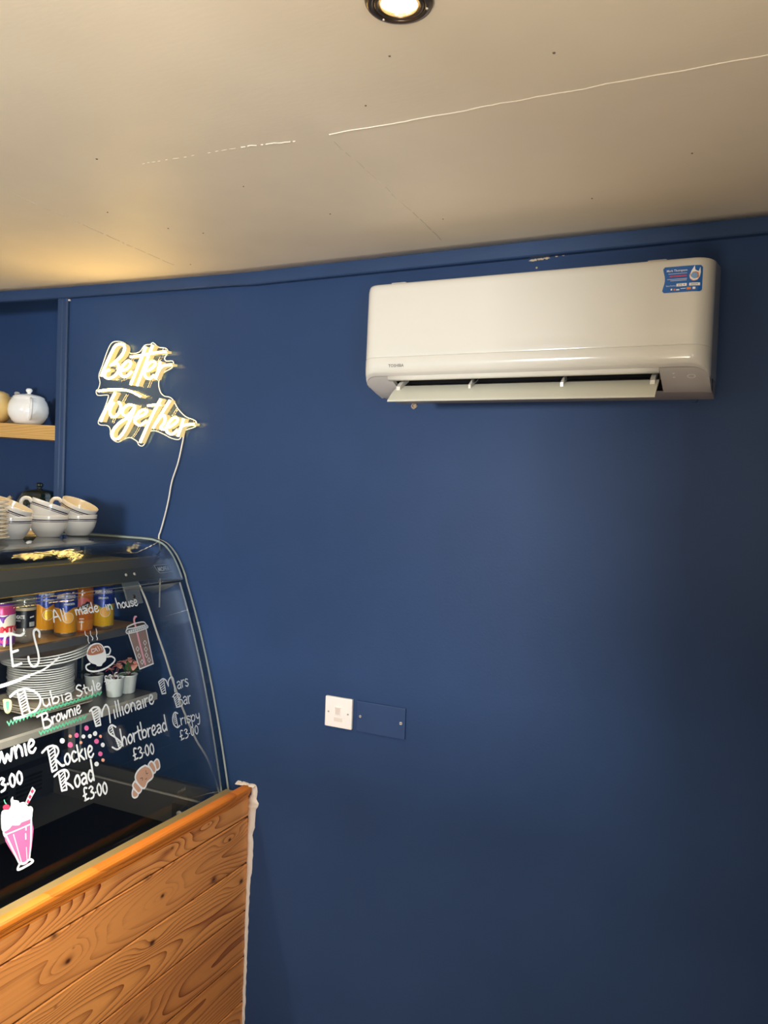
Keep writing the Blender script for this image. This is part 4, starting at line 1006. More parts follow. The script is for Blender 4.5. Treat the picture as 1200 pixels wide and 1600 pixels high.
def screw(x, z, y, parent, r=0.0032, mat='screw'):
    bm = NB()
    m = 14
    a = [bm.verts.new((x + r * math.cos(2 * math.pi * i / m), y + 0.002, z + r * math.sin(2 * math.pi * i / m))) for i in range(m)]
    b = [bm.verts.new((x + r * 0.85 * math.cos(2 * math.pi * i / m), y - 0.0008, z + r * 0.85 * math.sin(2 * math.pi * i / m))) for i in range(m)]
    for i in range(m):
        bm.faces.new((a[i], a[(i + 1) % m], b[(i + 1) % m], b[i]))
    bm.faces.new(b)
    add_box(bm, x - r * 0.7, x + r * 0.7, y - 0.0012, y - 0.0006, z - r * 0.14, z + r * 0.14, mi=1)
    bmesh.ops.recalc_face_normals(bm, faces=bm.faces[:])
    return obj('screw', bm, [M[mat], M['cavity']], parent)


screw(-1.0905, 0.9655, -0.0105, sw)
screw(-1.0285, 0.9655, -0.0105, sw)
bpl = empty('blanking_plate', 'double blanking plate painted the navy of the wall, with two steel screws', 'blanking plate', (-0.929, 0, 0.964))
bm = NB()
add_box(bm, -1.0040, -0.8555, -0.0055, 0.0, 0.9215, 1.0075, bevel=0.002)
obj('plate_face', bm, M['plate_blue'], bpl)
screw(-0.992, 0.965, -0.006, bpl, 0.0040)
screw(-0.868, 0.965, -0.006, bpl, 0.0048)

# ------------------------------------------------------------------ ceiling downlight
DX, DY = -0.452, -1.035
dl = empty('downlight', 'lit round recessed downlight with a dark metal ring in the cream ceiling', 'ceiling light', (DX, DY, CEIL_Z))
bm = NB()
add_lathe(bm, [(0.0440, 0.004), (0.0445, -0.003), (0.042, -0.007), (0.036, -0.0085), (0.033, -0.007), (0.0315, 0.004)], n=48, center=(DX, DY, CEIL_Z))
obj('outer_ring', bm, M['bronze'], dl)
bm = NB()
add_lathe(bm, [(0.0335, -0.004), (0.0320, -0.0075), (0.0285, -0.0085), (0.0265, -0.006), (0.0255, -0.002)], n=48, center=(DX, DY, CEIL_Z))
obj('gimbal_ring', bm, M['bronze'], dl)
bm = NB()
add_lathe(bm, [(0.0260, -0.004), (0.0245, -0.0075), (0.0235, -0.006), (0.0225, -0.003)], n=40, center=(DX, DY, CEIL_Z))
obj('lamp_rim', bm, M['reflector'], dl)
bm = NB()
add_lathe(bm, [(0.0228, -0.003), (0.019, -0.0042), (0.010, -0.0052), (0.0, -0.0056)], n=40, center=(DX, DY, CEIL_Z))
obj('lamp_lens', bm, M['lamp'], dl)
for ang in (0.5, 2.6):
    bm = NB()
    add_lathe(bm, [(0.0, -0.0098), (0.0016, -0.0094), (0.002, -0.008)], n=8, center=(DX + 0.036 * math.cos(ang), DY + 0.036 * math.sin(ang), CEIL_Z))
    obj('screw', bm, M['screw'], dl)

# ------------------------------------------------------------------ neon sign
ns = empty('neon_sign', 'lit warm white neon sign reading Better Together on clear acrylic', 'neon sign', (-1.80, 0, 1.72))
bm = NB()
NO = [(a / 1e4, b / 1e4) for a, b in NEON_OUTLINE]
NO = [tuple(p) for p in smooth_pts(NO, 3, closed=True)]
add_prism(bm, NO, lambda u, v, d: (u, d, v), -0.014, -0.010)
obj('acrylic_backing', bm, M['acrylic'], ns)
bm = NB()
ring_pts = [(u, -0.012, v) for u, v in NO]
add_tube(bm, ring_pts + [ring_pts[0]], 0.0017, n=6, up=(0, 1, 0))
obj('acrylic_edge', bm, M['acrylic_edge'], ns)
for x, z in ((-1.935, 2.008), (-1.735, 1.958), (-1.93, 1.80), (-1.665, 1.80)):
    bm = NB()
    add_tube(bm, [(x, 0.0, z), (x, -0.016, z)], 0.0045, n=10)
    obj('standoff', bm, M['screw'], ns)
for nm, strokes in NEON:
    bm = NB()
    for st_ in strokes:
        pts = smooth_pts([(a / 1e4, b / 1e4) for a, b in st_], 4)
        L, R, cA, cB = ribbon2(pts, 0.0066)
        # U-shaped silicone strip: glowing front, amber sides back to the acrylic
        outline = L + list(reversed(cB)) + list(reversed(R)) + list(reversed(cA))
        sec = []
        for s_, yy in ((1.0, -0.0145), (1.0, -0.0355), (0.72, -0.0405)):
            sec.append((s_, yy))
        cols = []
        for i in range(len(pts)):
            c = pts[i]
            row = []
            for s_, yy in ((1.0, -0.0145), (1.0, -0.0350), (0.70, -0.0400)):
                q = c + (L[i] - c) * s_
                row.append((q.x, yy, q.y))
            for s_, yy in ((0.70, -0.0400), (1.0, -0.0350), (1.0, -0.0145)):
                q = c + (R[i] - c) * s_
                row.append((q.x, yy, q.y))
            cols.append([bm.verts.new(q) for q in row])
        for a, b in zip(cols, cols[1:]):
            for k in range(5):
                f = bm.faces.new((a[k], b[k], b[k + 1], a[k + 1]))
                f.material_index = 0 if k in (1, 2, 3) else 1
        for row in (cols[0], cols[-1]):
            f = bm.faces.new(row)
            f.material_index = 1
    bmesh.ops.recalc_face_normals(bm, faces=bm.faces[:])
    obj('letter_tube' if nm != 'bar' else 'crossbar_tube', bm, [M['tube'], M['tube_side']], ns)
bm = NB()
pts = smooth_pts([(a / 1e4, -0.010, b / 1e4) for a, b in NEON_CORD] + [(-1.716, -0.008, 1.36), (-1.716, -0.007, 1.2)], 4)
add_tube(bm, pts, 0.0024, n=8)
tag(obj('power_cord', bm, M['cord'], ns), 'thin white power cord hanging from the sign')
# ------------------------------------------------------------------ counter clad in pine
XC = -1.357
YE = -1.50
co = empty('counter', 'pine-clad serving counter under the display case with a rounded top rail', 'counter', (-1.40, -0.75, 0))
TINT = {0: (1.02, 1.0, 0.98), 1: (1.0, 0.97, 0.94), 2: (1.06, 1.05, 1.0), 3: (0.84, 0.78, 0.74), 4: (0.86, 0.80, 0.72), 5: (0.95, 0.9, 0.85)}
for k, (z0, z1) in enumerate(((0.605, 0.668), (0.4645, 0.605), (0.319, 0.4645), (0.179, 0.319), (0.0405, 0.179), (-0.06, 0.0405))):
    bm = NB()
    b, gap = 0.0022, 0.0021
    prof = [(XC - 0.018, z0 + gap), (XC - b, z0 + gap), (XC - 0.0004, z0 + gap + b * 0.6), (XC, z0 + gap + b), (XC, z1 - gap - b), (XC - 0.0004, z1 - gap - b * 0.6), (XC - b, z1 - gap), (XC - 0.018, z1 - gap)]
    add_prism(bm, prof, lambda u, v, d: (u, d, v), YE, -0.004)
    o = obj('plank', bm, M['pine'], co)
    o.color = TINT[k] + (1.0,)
box('gap_shade_board', (XC - 0.04, XC - 0.019, YE, -0.003, -0.06, 0.655), M['black'], co)  # black board added behind the planks to darken the gaps
# top rail: flat top, rounded nose, stepped moulding under it
bm = NB()
prof = [(-1.374, 0.662), (-1.374, 0.6985), (-1.3715, 0.7005), (-1.356, 0.7015), (-1.350, 0.6995), (-1.3465, 0.6955), (-1.3455, 0.690), (-1.3460, 0.6865), (-1.3490, 0.6845), (-1.3485, 0.681), (-1.3510, 0.679), (-1.3505, 0.6755), (-1.3530, 0.6735), (-1.3525, 0.6705), (-1.3560, 0.668), (-1.3560, 0.660)]
add_prism(bm, prof, lambda u, v, d: (u, d, v), YE, -0.006)
o = obj('top_rail', bm, M['pine_cap'], co)
o.color = (1.12, 1.0, 0.85, 1)
o.data.set_sharp_from_angle(angle=math.radians(30))
# smeared white filler between the counter end and the wall
def filler(pts, seed, d, name='filler_strip'):
    rnd = random.Random(seed)
    bm = NB()
    rows = []
    for i in range(len(pts) - 1):
        (z0, a0, b0), (z1, a1, b1) = pts[i], pts[i + 1]
        m = max(2, int(abs(z0 - z1) / 0.012))
        for k in range(m):
            t = k / m
            z = z0 + (z1 - z0) * t
            a = a0 + (a1 - a0) * t
            b_ = b0 + (b1 - b0) * t + (rnd.random() - 0.5) * 0.0024
            dd = d * (0.7 + 0.6 * rnd.random())
            rows.append([bm.verts.new(q) for q in ((a, -0.0005, z), (a, -dd, z), ((a + b_) / 2, -dd * 1.15, z), (b_ - 0.0015, -dd * 0.6, z), (b_, 0.0, z))])
    for a, b_ in zip(rows, rows[1:]):
        for k in range(4):
            f = bm.faces.new((a[k], b_[k], b_[k + 1], a[k + 1]))
            f.smooth = True
    bmesh.ops.recalc_face_normals(bm, faces=bm.faces[:])
    return obj(name, bm, M['caulk'], co)


filler([(0.703, -1.350, -1.334), (0.694, -1.347, -1.329), (0.675, -1.348, -1.330), (0.662, -1.356, -1.331), (0.650, -1.357, -1.324), (0.640, -1.357, -1.325), (0.630, -1.357, -1.333), (0.60, -1.357, -1.334), (0.575, -1.357, -1.335), (0.55, -1.357, -1.343), (0.53, -1.357, -1.338),
        (0.49, -1.357, -1.338), (0.45, -1.357, -1.339), (0.42, -1.357, -1.344), (0.36, -1.357, -1.346), (0.28, -1.357, -1.347), (0.16, -1.357, -1.348), (-0.06, -1.357, -1.349)], 4, 0.0045)
bm = NB()
rnd = random.Random(5)
rows = []
for i in range(14):
    x = -1.400 + 0.066 * i / 13
    h = 0.0005 + 0.0025 * rnd.random()
    rows.append([bm.verts.new(q) for q in ((x, -0.012 - 0.006 * rnd.random(), 0.699), (x, -0.008, 0.702 + h * 0.6), (x, -0.0005, 0.703 + h))])
for a, b_ in zip(rows, rows[1:]):
    for k in range(2):
        bm.faces.new((a[k], b_[k], b_[k + 1], a[k + 1]))
obj('filler_blob', bm, M['caulk'], co)

# ------------------------------------------------------------------ refrigerated display case
GC = (-0.14151828, 0.24054087, -0.34180216, -1.26202926)


def gx(z):
    return ((GC[0] * z + GC[1]) * z + GC[2]) * z + GC[3]


def gpt(y, z, off=0.0):
    s = (3 * GC[0] * z + 2 * GC[1]) * z + GC[2]
    n = Vector((1, 0, -s)).normalized()
    return Vector((gx(z), y, z)) + n * off


dc = empty('display_case', 'glass-fronted serve-over display case with hand-painted menu on its front glass', 'display case', (-1.75, -0.75, 0))
XB = -2.03
# curved hood glass: from the header line up and over to the flat top
HOOD = [(-1.6085, 1.300), (-1.6290, 1.340), (-1.6530, 1.375), (-1.6850, 1.403), (-1.7240, 1.4160), (-1.760, 1.4185), (-1.80, 1.4190), (-2.05, 1.4190)]
hood = [tuple(p) for p in smooth_pts(HOOD, 5)]


def sheet(name, prof, y0, y1, th, mats, parent, ny=6):
    """Glass sheet: 2D profile (x, z) swept along y with real thickness; slot 1 is the cut edge."""
    bm = NB()
    P = [Vector(p) for p in prof]
    inn = []
    for i, p in enumerate(P):
        t = (P[min(i + 1, len(P) - 1)] - P[max(i - 1, 0)]).normalized()
        inn.append(p + Vector((-abs(t.y) if abs(t.y) > 1e-6 else 0, -abs(t.x))).normalized() * th)
    ys = frange(y0, y1, ny)
    A = [[bm.verts.new((p.x, y, p.y)) for p in P] for y in ys]
    B = [[bm.verts.new((p.x, y, p.y)) for p in inn] for y in ys]
    for G_ in (A, B):
        for i in range(len(ys) - 1):
            for j in range(len(P) - 1):
                f = bm.faces.new((G_[i][j], G_[i][j + 1], G_[i + 1][j + 1], G_[i + 1][j]))
                f.smooth = True
    for i in (0, len(ys) - 1):
        for j in range(len(P) - 1):
            bm.faces.new((A[i][j], A[i][j + 1], B[i][j + 1], B[i][j])).material_index = 1
    for j in (0, len(P) - 1):
        for i in range(len(ys) - 1):
            bm.faces.new((A[i][j], A[i + 1][j], B[i + 1][j], B[i][j])).material_index = 1
    bmesh.ops.recalc_face_normals(bm, faces=bm.faces[:])
    return obj(name, bm, mats, parent)


sheet('hood_glass', hood, YE, -0.026, 0.006, [M['glass_top'], M['glass_edge']], dc)
zs = frange(0.672, 1.292, 24)
front_glass = sheet('front_glass', [(gx(z), z) for z in zs], YE, -0.040, 0.006, [M['glass'], M['glass_edge']], dc)
# end glass beside the wall
bm = NB()
poly = [(gx(z) + 0.004, z) for z in frange(0.668, 1.29, 14)] + [(x + 0.004, z + 0.001) for x, z in hood[1:]] + [(XB, 1.414), (XB, 0.668)]
fs = add_prism(bm, poly, lambda u, v, d: (u, d, v), -0.020, -0.012)
for f in fs[2:]:
    f.material_index = 1
obj('end_glass', bm, [M['glass'], M['glass_edge']], dc)
# header rail with gold lines along its edges
bm = NB()
hp = [(-1.6255, 1.3080), (-1.6205, 1.3095), (-1.6520, 1.3700), (-1.6570, 1.3715), (-1.672, 1.3715), (-1.672, 1.3080)]
add_prism(bm, hp, lambda u, v, d: (u, d, v), YE, -0.046)
header = obj('header_rail', bm, M['header'], dc)
bm = NB()
add_prism(bm, [(-1.6525, 1.3695), (-1.6535, 1.3725), (-1.6600, 1.3725), (-1.6600, 1.3712)], lambda u, v, d: (u, d, v), YE, -0.175)
add_prism(bm, [(-1.6220, 1.3070), (-1.6195, 1.3095), (-1.6215, 1.3105), (-1.6250, 1.3070)], lambda u, v, d: (u, d, v), YE, -0.27)  # lower line puts the strip lamp's warm glow into gold colour
obj('header_gold_line', bm, M['gold_edge'], header)


def hdr(y, t, off=0.0015):
    a, b = Vector((-1.6205, 1.3095)), Vector((-1.6520, 1.3700))
    p = a + (b - a) * t
    n = Vector((0.0605, 0.0315)).normalized()
    return Vector((p.x + n.x * off, y, p.y + n.y * off))


bm = NB()
bd = [(-0.128, 0.62), (-0.1225, 0.30), (-0.1195, 0.26), (-0.036, 0.26), (-0.0335, 0.30), (-0.030, 0.62), (-0.1255, 0.66)]
bd = [(-0.126, 0.62), (-0.116, 0.27), (-0.111, 0.22), (-0.055, 0.22), (-0.052, 0.27), (-0.048, 0.60)]
bm.faces.new([bm.verts.new(hdr(a, b, 0.0010)) for a, b in bd])
badge = obj('badge', bm, M['steel_light'], header)
bm = NB()
cx_, cy_ = -0.086, 0.42
bm.faces.new([bm.verts.new(hdr(cx_ + (a - cx_) * 0.93, cy_ + (b - cy_) * 0.86, 0.0014)) for a, b in bd])
o = obj('badge_face', bm, material('badge_navy', '#060a14', 0.6, spec=0.1), dc)
text_obj('badge_lettering', 'MOFFAT', 0.02, M['white_ink'], dc, lambda u, v: hdr(-0.1135 + u, 0.30 + v / 0.0682, 0.0019), fit=0.058, bold=0.0006)
for y in (-0.247, -0.213):
    bm = NB()
    c = hdr(y, 0.32, 0)
    add_lathe(bm, [(0.0045, 0.0), (0.004, 0.0015), (0.0, 0.0022)], n=12)
    n = Vector((0.0605, 0, 0.0315)).normalized()
    R_ = n.to_track_quat('Z', 'Y').to_matrix().to_4x4()
    bmesh.ops.transform(bm, matrix=Matrix.Translation(c) @ R_, verts=bm.verts[:])
    obj('rivet', bm, M['screw'], header)
# light housing behind the header, roof panel, back frame
box('light_housing', (-1.99, -1.672, YE, -0.19, 1.349, 1.3715), M['header'], dc, 0.004)
bm = NB()
add_prism(bm, [(-1.745, 1.4110), (-2.03, 1.4122), (-2.03, 1.406), (-1.745, 1.405)], lambda u, v, d: (u, d, v), YE, -0.03)
obj('roof_panel', bm, M['header'], dc)
# strip lamp under the header
lamp('case_lamp', 'AREA', (-1.665, -0.78, 1.304), 6.5, (1.0, 0.90, 0.74), (-1.80, -0.78, 1.0), shape='RECTANGLE', size=0.02, size_y=1.3)
lamp('case_lamp', 'AREA', (-1.690, -0.78, 1.136), 2.4, (1.0, 0.95, 0.88), (-1.80, -0.78, 0.9), shape='RECTANGLE', size=0.012, size_y=1.3)
# hinge bracket for the front glass
bm = NB()
for z0, z1, w, t in ((1.252, 1.296, 0.028, -0.008), (1.290, 1.312, 0.030, -0.006)):
    y0, y1 = -0.238 - w, -0.238 + w
    a = [gpt(y0, z0, t), gpt(y1, z0, t), gpt(y1, z1, t), gpt(y0, z1, t)]
    b_ = [gpt(y0, z0, t - 0.006), gpt(y1, z0, t - 0.006), gpt(y1, z1, t - 0.006), gpt(y0, z1, t - 0.006)]
    va = [bm.verts.new(q) for q in a]
    vb = [bm.verts.new(q) for q in b_]
    bm.faces.new(va)
    bm.faces.new(list(reversed(vb)))
    for i in range(4):
        bm.faces.new((va[i], vb[i], vb[(i + 1) % 4], va[(i + 1) % 4]))
hb = obj('hinge_bracket', bm, M['bracket'], dc)
bm = NB()
add_lathe(bm, [(0.006, 0.0), (0.005, 0.002), (0.002, 0.0025), (0.0, 0.001)], n=12)
bmesh.ops.transform(bm, matrix=Matrix.Translation(gpt(-0.240, 1.272, -0.0065)) @ Vector((1, 0, 0.3)).to_track_quat('Z', 'Y').to_matrix().to_4x4(), verts=bm.verts[:])
obj('bolt', bm, M['bronze'], hb)
# well: end skirt with painted edge highlight, deck, vent panel, rails
box('end_skirt', (-2.11, -1.42, -0.050, -0.014, 0.45, 0.634), M['steel'], dc)
box('skirt_trim', (-2.06, -1.43, -0.034, -0.013, 0.634, 0.668), M['steel'], dc)
box('ledge_highlight', (-2.045, -1.485, -0.0525, -0.047, 0.632, 0.6365), M['steel_light'], dc)  # pale strip paints the highlight along the skirt's steel edge
box('deck', (-1.93, -1.4055, YE, -0.05, 0.50, 0.545), M['black_mat'], dc)
box('deck_tray', (-2.11, -1.93, YE, -0.05, 0.50, 0.5435), M['steel'], dc)
bm = NB()
add_prism(bm, [(-1.3755, 0.6965), (-1.402, 0.6965), (-1.405, 0.690), (-1.405, 0.5455), (-1.400, 0.5455), (-1.398, 0.688), (-1.3755, 0.690)], lambda u, v, d: (u, d, v), YE, -0.055)
obj('front_lip', bm, M['lip'], dc)
vp = box('vent_panel', (-2.12, -2.112, YE, -0.05, 0.545, 0.66), M['dark_grey'], dc)
for g0 in (-0.20, -0.33, -0.46, -0.59):
    for k in range(5):
        z = 0.572 + k * 0.0135
        box('vent_slot', (-2.1115, -2.109, g0, g0 + 0.10, z, z + 0.007), M['cavity'], vp)
for z0, z1, x0, mt in ((0.650, 0.688, -2.105, 'dark_grey'), (0.694, 0.703, -2.075, 'steel'), (0.703, 0.728, -2.05, 'dark_grey')):
    box('back_rail', (-2.12, x0, YE, -0.05, z0, z1), M[mt], dc, 0.002)
box('back_panel', (-2.12, -2.10, YE, -0.030, 0.66, 1.405), M['black'], dc)
box('sliding_door', (-2.098, -2.085, YE, -0.195, 0.728, 1.37), M['dark_grey'], dc, 0.002)
box('corner_post', (-2.055, -2.040, -0.046, -0.028, 0.668, 1.405), M['steel_light'], dc, 0.002)
box('rear_post', (-2.075, -2.060, -0.046, -0.036, 0.668, 1.405), M['steel'], dc, 0.002)
box('base_cabinet', (-2.11, -1.44, YE, -0.016, 0.0, 0.45), M['dark_grey'], dc)
# shelves
us = box('upper_shelf', (-2.02, -1.705, YE, -0.085, 1.146, 1.160), M['shelf_wood'], dc)
bm = NB()
add_prism(bm, [(-1.705, 1.138), (-1.699, 1.138), (-1.699, 1.1575), (-1.705, 1.1605)], lambda u, v, d: (u, d, v), YE, -0.083)
obj('shelf_edge', bm, M['steel'], us)
ls = box('lower_shelf', (-2.02, -1.655, YE, -0.085, 0.946, 0.955), M['steel'], dc)
bm = NB()
add_prism(bm, [(-1.655, 0.932), (-1.648, 0.934), (-1.648, 0.951), (-1.655, 0.9555)], lambda u, v, d: (u, d, v), YE, -0.083)
obj('shelf_edge', bm, M['steel_light'], ls)
for y in (-0.10, -0.80, -1.45):
    for z in (1.138, 0.938):
        box('shelf_bracket', (-2.10, -1.78, y - 0.004, y + 0.004, z - 0.016, z + 0.008), M['steel'], dc, 0.001)
# clip at the foot of the glass
cl = box('glass_clip', (-1.548, -1.492, -0.122, -0.117, 0.594, 0.648), M['dark_grey'], dc, 0.001)
bm = NB()
add_lathe(bm, [(0.0085, 0.0), (0.0085, 0.005), (0.007, 0.0065), (0.0, 0.0065)], n=16)
bmesh.ops.transform(bm, matrix=Matrix.Translation((-1.518, -0.1215, 0.622)) @ Matrix.Rotation(math.pi / 2, 4, 'X'), verts=bm.verts[:])
obj('bolt', bm, M['screw'], cl)
bm = NB()
add_lathe(bm, [(0.006, 0.0), (0.005, 0.003), (0.0, 0.004)], n=12, center=(-1.447, -0.047, 0.668))
obj('brass_stud', bm, M['gold_edge'], dc)
# white wire loose inside the end of the front glass
wire = [(-0.209, 1.312), (-0.201, 1.287), (-0.193, 1.242), (-0.186, 1.17), (-0.174, 1.097), (-0.165, 1.032), (-0.151, 0.967), (-0.133, 0.909), (-0.111, 0.849), (-0.074, 0.784), (-0.050, 0.706), (-0.044, 0.678)]
bm = NB()
add_tube(bm, smooth_pts([gpt(y, z, -0.0095) for y, z in wire], 4), 0.0029, n=8)
tag(obj('wire', bm, M['cord'], dc), 'thin white wire hanging behind the front glass')

# painted menu on the front glass
FONT = {
    'a': (0.92, [[(0.18, 0.9), (0.48, 1.02), (0.74, 0.8), (0.74, 0.3), (0.76, 0.0)], [(0.74, 0.55), (0.35, 0.52), (0.12, 0.25), (0.36, 0.0), (0.72, 0.22)]]),
    'b': (0.95, [[(0.12, 1.95), (0.15, 0.0)], [(0.15, 0.55), (0.5, 0.95), (0.82, 0.6), (0.6, 0.05), (0.16, 0.1)]]),
    'c': (0.85, [[(0.72, 0.85), (0.4, 1.0), (0.12, 0.55), (0.3, 0.02), (0.75, 0.15)]]),
    'd': (0.95, [[(0.76, 1.95), (0.78, 0.8), (0.8, 0.0)], [(0.77, 0.75), (0.42, 1.0), (0.12, 0.5), (0.36, 0.0), (0.77, 0.3)]]),
    'e': (0.88, [[(0.16, 0.5), (0.6, 0.65), (0.72, 0.95), (0.45, 1.15), (0.16, 0.75), (0.18, 0.15), (0.5, -0.03), (0.8, 0.25)]]),
    'h': (0.92, [[(0.12, 1.95), (0.15, 0.0)], [(0.15, 0.5), (0.45, 0.98), (0.72, 0.7), (0.76, 0.0)]]),
    'i': (0.40, [[(0.2, 1.0), (0.22, 0.0)]]),
    'k': (0.85, [[(0.12, 1.6), (0.16, 0.0)], [(0.7, 1.05), (0.18, 0.5)], [(0.3, 0.58), (0.78, 0.02)]]),
    'l': (0.42, [[(0.2, 1.9), (0.22, 0.0)]]),
    'm': (1.25, [[(0.1, 0.98), (0.13, 0.0)], [(0.12, 0.55), (0.35, 0.98), (0.58, 0.75), (0.6, 0.0)], [(0.6, 0.6), (0.85, 0.98), (1.08, 0.7), (1.12, 0.0)]]),
    'n': (0.9, [[(0.12, 1.0), (0.15, 0.0)], [(0.15, 0.55), (0.45, 1.0), (0.72, 0.7), (0.75, 0.0)]]),
    'o': (0.9, [[(0.45, 1.0), (0.14, 0.6), (0.22, 0.1), (0.5, 0.0), (0.78, 0.4), (0.68, 0.92), (0.45, 1.0)]]),
    'p': (0.92, [[(0.12, 1.0), (0.16, -0.75)], [(0.14, 0.6), (0.5, 1.0), (0.8, 0.65), (0.55, 0.05), (0.15, 0.15)]]),
    'r': (0.68, [[(0.12, 1.0), (0.15, 0.0)], [(0.15, 0.5), (0.32, 0.9), (0.62, 0.95)]]),
    's': (0.78, [[(0.68, 0.9), (0.35, 1.02), (0.16, 0.75), (0.45, 0.52), (0.68, 0.25), (0.4, -0.02), (0.1, 0.12)]]),
    't': (0.72, [[(0.32, 1.65), (0.34, 0.3), (0.52, 0.0)], [(0.08, 1.05), (0.62, 1.1)]]),
    'u': (0.9, [[(0.12, 1.0), (0.14, 0.3), (0.4, 0.0), (0.7, 0.3), (0.74, 1.0)], [(0.74, 1.0), (0.76, 0.0)]]),
    'w': (1.25, [[(0.1, 1.0), (0.28, 0.02), (0.6, 0.6), (0.82, 0.02), (1.12, 1.0)]]),
    'y': (0.85, [[(0.12, 1.0), (0.2, 0.45), (0.45, 0.3), (0.68, 0.6)], [(0.7, 1.0), (0.68, 0.2), (0.5, -0.6), (0.2, -0.6)]]),
    'A': (1.25, [[(0.1, 0.0), (0.3, 1.2), (0.55, 1.95), (0.85, 1.1), (1.1, 0.0)], [(0.2, 0.75), (0.85, 0.8)]]),
    'B': (1.1, [[(0.12, 1.6), (0.16, 0.0)], [(0.0, 1.45), (0.5, 1.7), (0.85, 1.3), (0.45, 0.9), (0.2, 0.85)], [(0.2, 0.85), (0.9, 0.7), (0.75, 0.1), (0.16, 0.0)]]),
    'S': (1.0, [[(0.85, 1.7), (0.45, 1.95), (0.12, 1.5), (0.5, 1.0), (0.85, 0.5), (0.5, 0.0), (0.0, 0.2)]]),
    '0': (0.95, [[(0.48, 1.5), (0.16, 1.05), (0.18, 0.35), (0.45, 0.0), (0.76, 0.45), (0.74, 1.15), (0.48, 1.5)]]),
    '3': (0.92, [[(0.12, 1.35), (0.45, 1.5), (0.7, 1.2), (0.35, 0.85), (0.75, 0.55), (0.6, 0.1), (0.15, 0.0)]]),
    '5': (0.9, [[(0.75, 1.5), (0.25, 1.45), (0.2, 0.9), (0.6, 0.9), (0.7, 0.35), (0.15, 0.0)]]),
    '.': (0.35, [[(0.15, 0.55), (0.18, 0.5)]]),
    '£': (1.05, [[(0.8, 1.45), (0.45, 1.55), (0.32, 1.1), (0.38, 0.1), (0.2, 0.0)], [(0.1, 0.6), (0.62, 0.72)], [(0.2, 0.0), (0.9, 0.1)]]),
}
PX = 0.00190


def add_word(bm, text, y0, z0, y1, z1, h, wd, off):
    total = sum(FONT[c][0] for c in text)
    ay, az = (y1 - y0) / total, (z1 - z0) / total
    x = 0.0
    rnd = random.Random(text)
    for c in text:
        adv, strokes = FONT[c]
        dv = (rnd.random() - 0.5) * 0.10
        for s in strokes:
            pts = [Vector((y0 + ay * (x + u), z0 + az * (x + u) + h * (v + dv))) for u, v in s]
            add_ribbon(bm, smooth_pts(pts, 5), wd * PX, lambda a, b: gpt(a, b, off), 0)
        x += adv


PEN_ORDER = list(P_)
for name, items in GLASS_ART:
    bm = NB()
    off = 0.0010
    for it in items:
        off += 0.00004
        if it[0] == 'w':
            add_word(bm, *it[1:8], off)
        elif it[0] == 's':
            _, mt, wd, closed, pts = it
            P2 = smooth_pts([(a / 1e4, b / 1e4) for a, b in pts], 1 if name == 'squiggle' or closed == 2 else 5)
            add_ribbon(bm, P2, wd * PX, lambda a, b: gpt(a, b, off), PEN_ORDER.index(mt))
        else:
            _, mt, pts = it
            P2 = smooth_pts([(a / 1e4, b / 1e4) for a, b in pts], 3, closed=True) if len(pts) > 4 else [Vector((a / 1e4, b / 1e4)) for a, b in pts]
            f = bm.faces.new([bm.verts.new(gpt(a, b, off)) for a, b in P2])
            f.material_index = PEN_ORDER.index(mt)
            bmesh.ops.triangulate(bm, faces=[f])
    obj(name, bm, [M['pen_' + k] for k in PEN_ORDER], front_glass)

# ------------------------------------------------------------------ drinks on the upper shelf
SH = 1.1605


def face_to(x, y):
    """angle of the direction from (x, y) towards where a customer stands"""
    return math.atan2(-1.97 - y, 0.0 - x)


def on_can(cx, cy, r, a0, z0, off=0.0009):
    """map flat (u, v) lettering on to a can; a0 = angle of u = 0"""
    return lambda u, v: Vector((cx + (r + off) * math.cos(a0 + u / r), cy + (r + off) * math.sin(a0 + u / r), z0 + v))


def can_text(body, size, mat, parent, cx, cy, r, ang, z, fit, **kw):
    text_obj('label_lettering', body, size, M[mat], parent, on_can(cx, cy, r, ang - fit / 2 / r, z), fit=fit, **kw)


def can_patch(name, cx, cy, r, poly, ang, z, mat, parent, off=0.0004):
    """filled outline in (u, v) metres wrapped on to the can (fan with fine rim)"""
    bm = NB()
    f3 = on_can(cx, cy, r, ang, z, off)
    cu_ = sum(p[0] for p in poly) / len(poly)
    cv = sum(p[1] for p in poly) / len(poly)
    prev = None
    rings = [[bm.verts.new(f3(cu_ + (u - cu_) * t, cv + (v - cv) * t)) for u, v in poly] for t in (1.0, 0.66, 0.33)]
    n = len(poly)
    for a, b_ in zip(rings, rings[1:]):
        for i in range(n):
            bm.faces.new((a[i], a[(i + 1) % n], b_[(i + 1) % n], b_[i]))
    bm.faces.new(rings[-1])
    return obj(name, bm, M[mat], parent)


def circle(cu_, cv, r, n=20, ry=None):
    return [(cu_ + r * math.cos(2 * math.pi * i / n), cv + (ry or r) * math.sin(2 * math.pi * i / n)) for i in range(n)]


def ring_patch(name, cx, cy, r, cu_, cv, r0, r1, ang, z, mat, parent, off=0.0009, n=24):
    bm = NB()
    f3 = on_can(cx, cy, r, ang, z, off)
    a = [bm.verts.new(f3(*p)) for p in circle(cu_, cv, r0, n)]
    b_ = [bm.verts.new(f3(*p)) for p in circle(cu_, cv, r1, n)]
    for i in range(n):
        bm.faces.new((a[i], a[(i + 1) % n], b_[(i + 1) % n], b_[i]))
    return obj(name, bm, M[mat], parent)


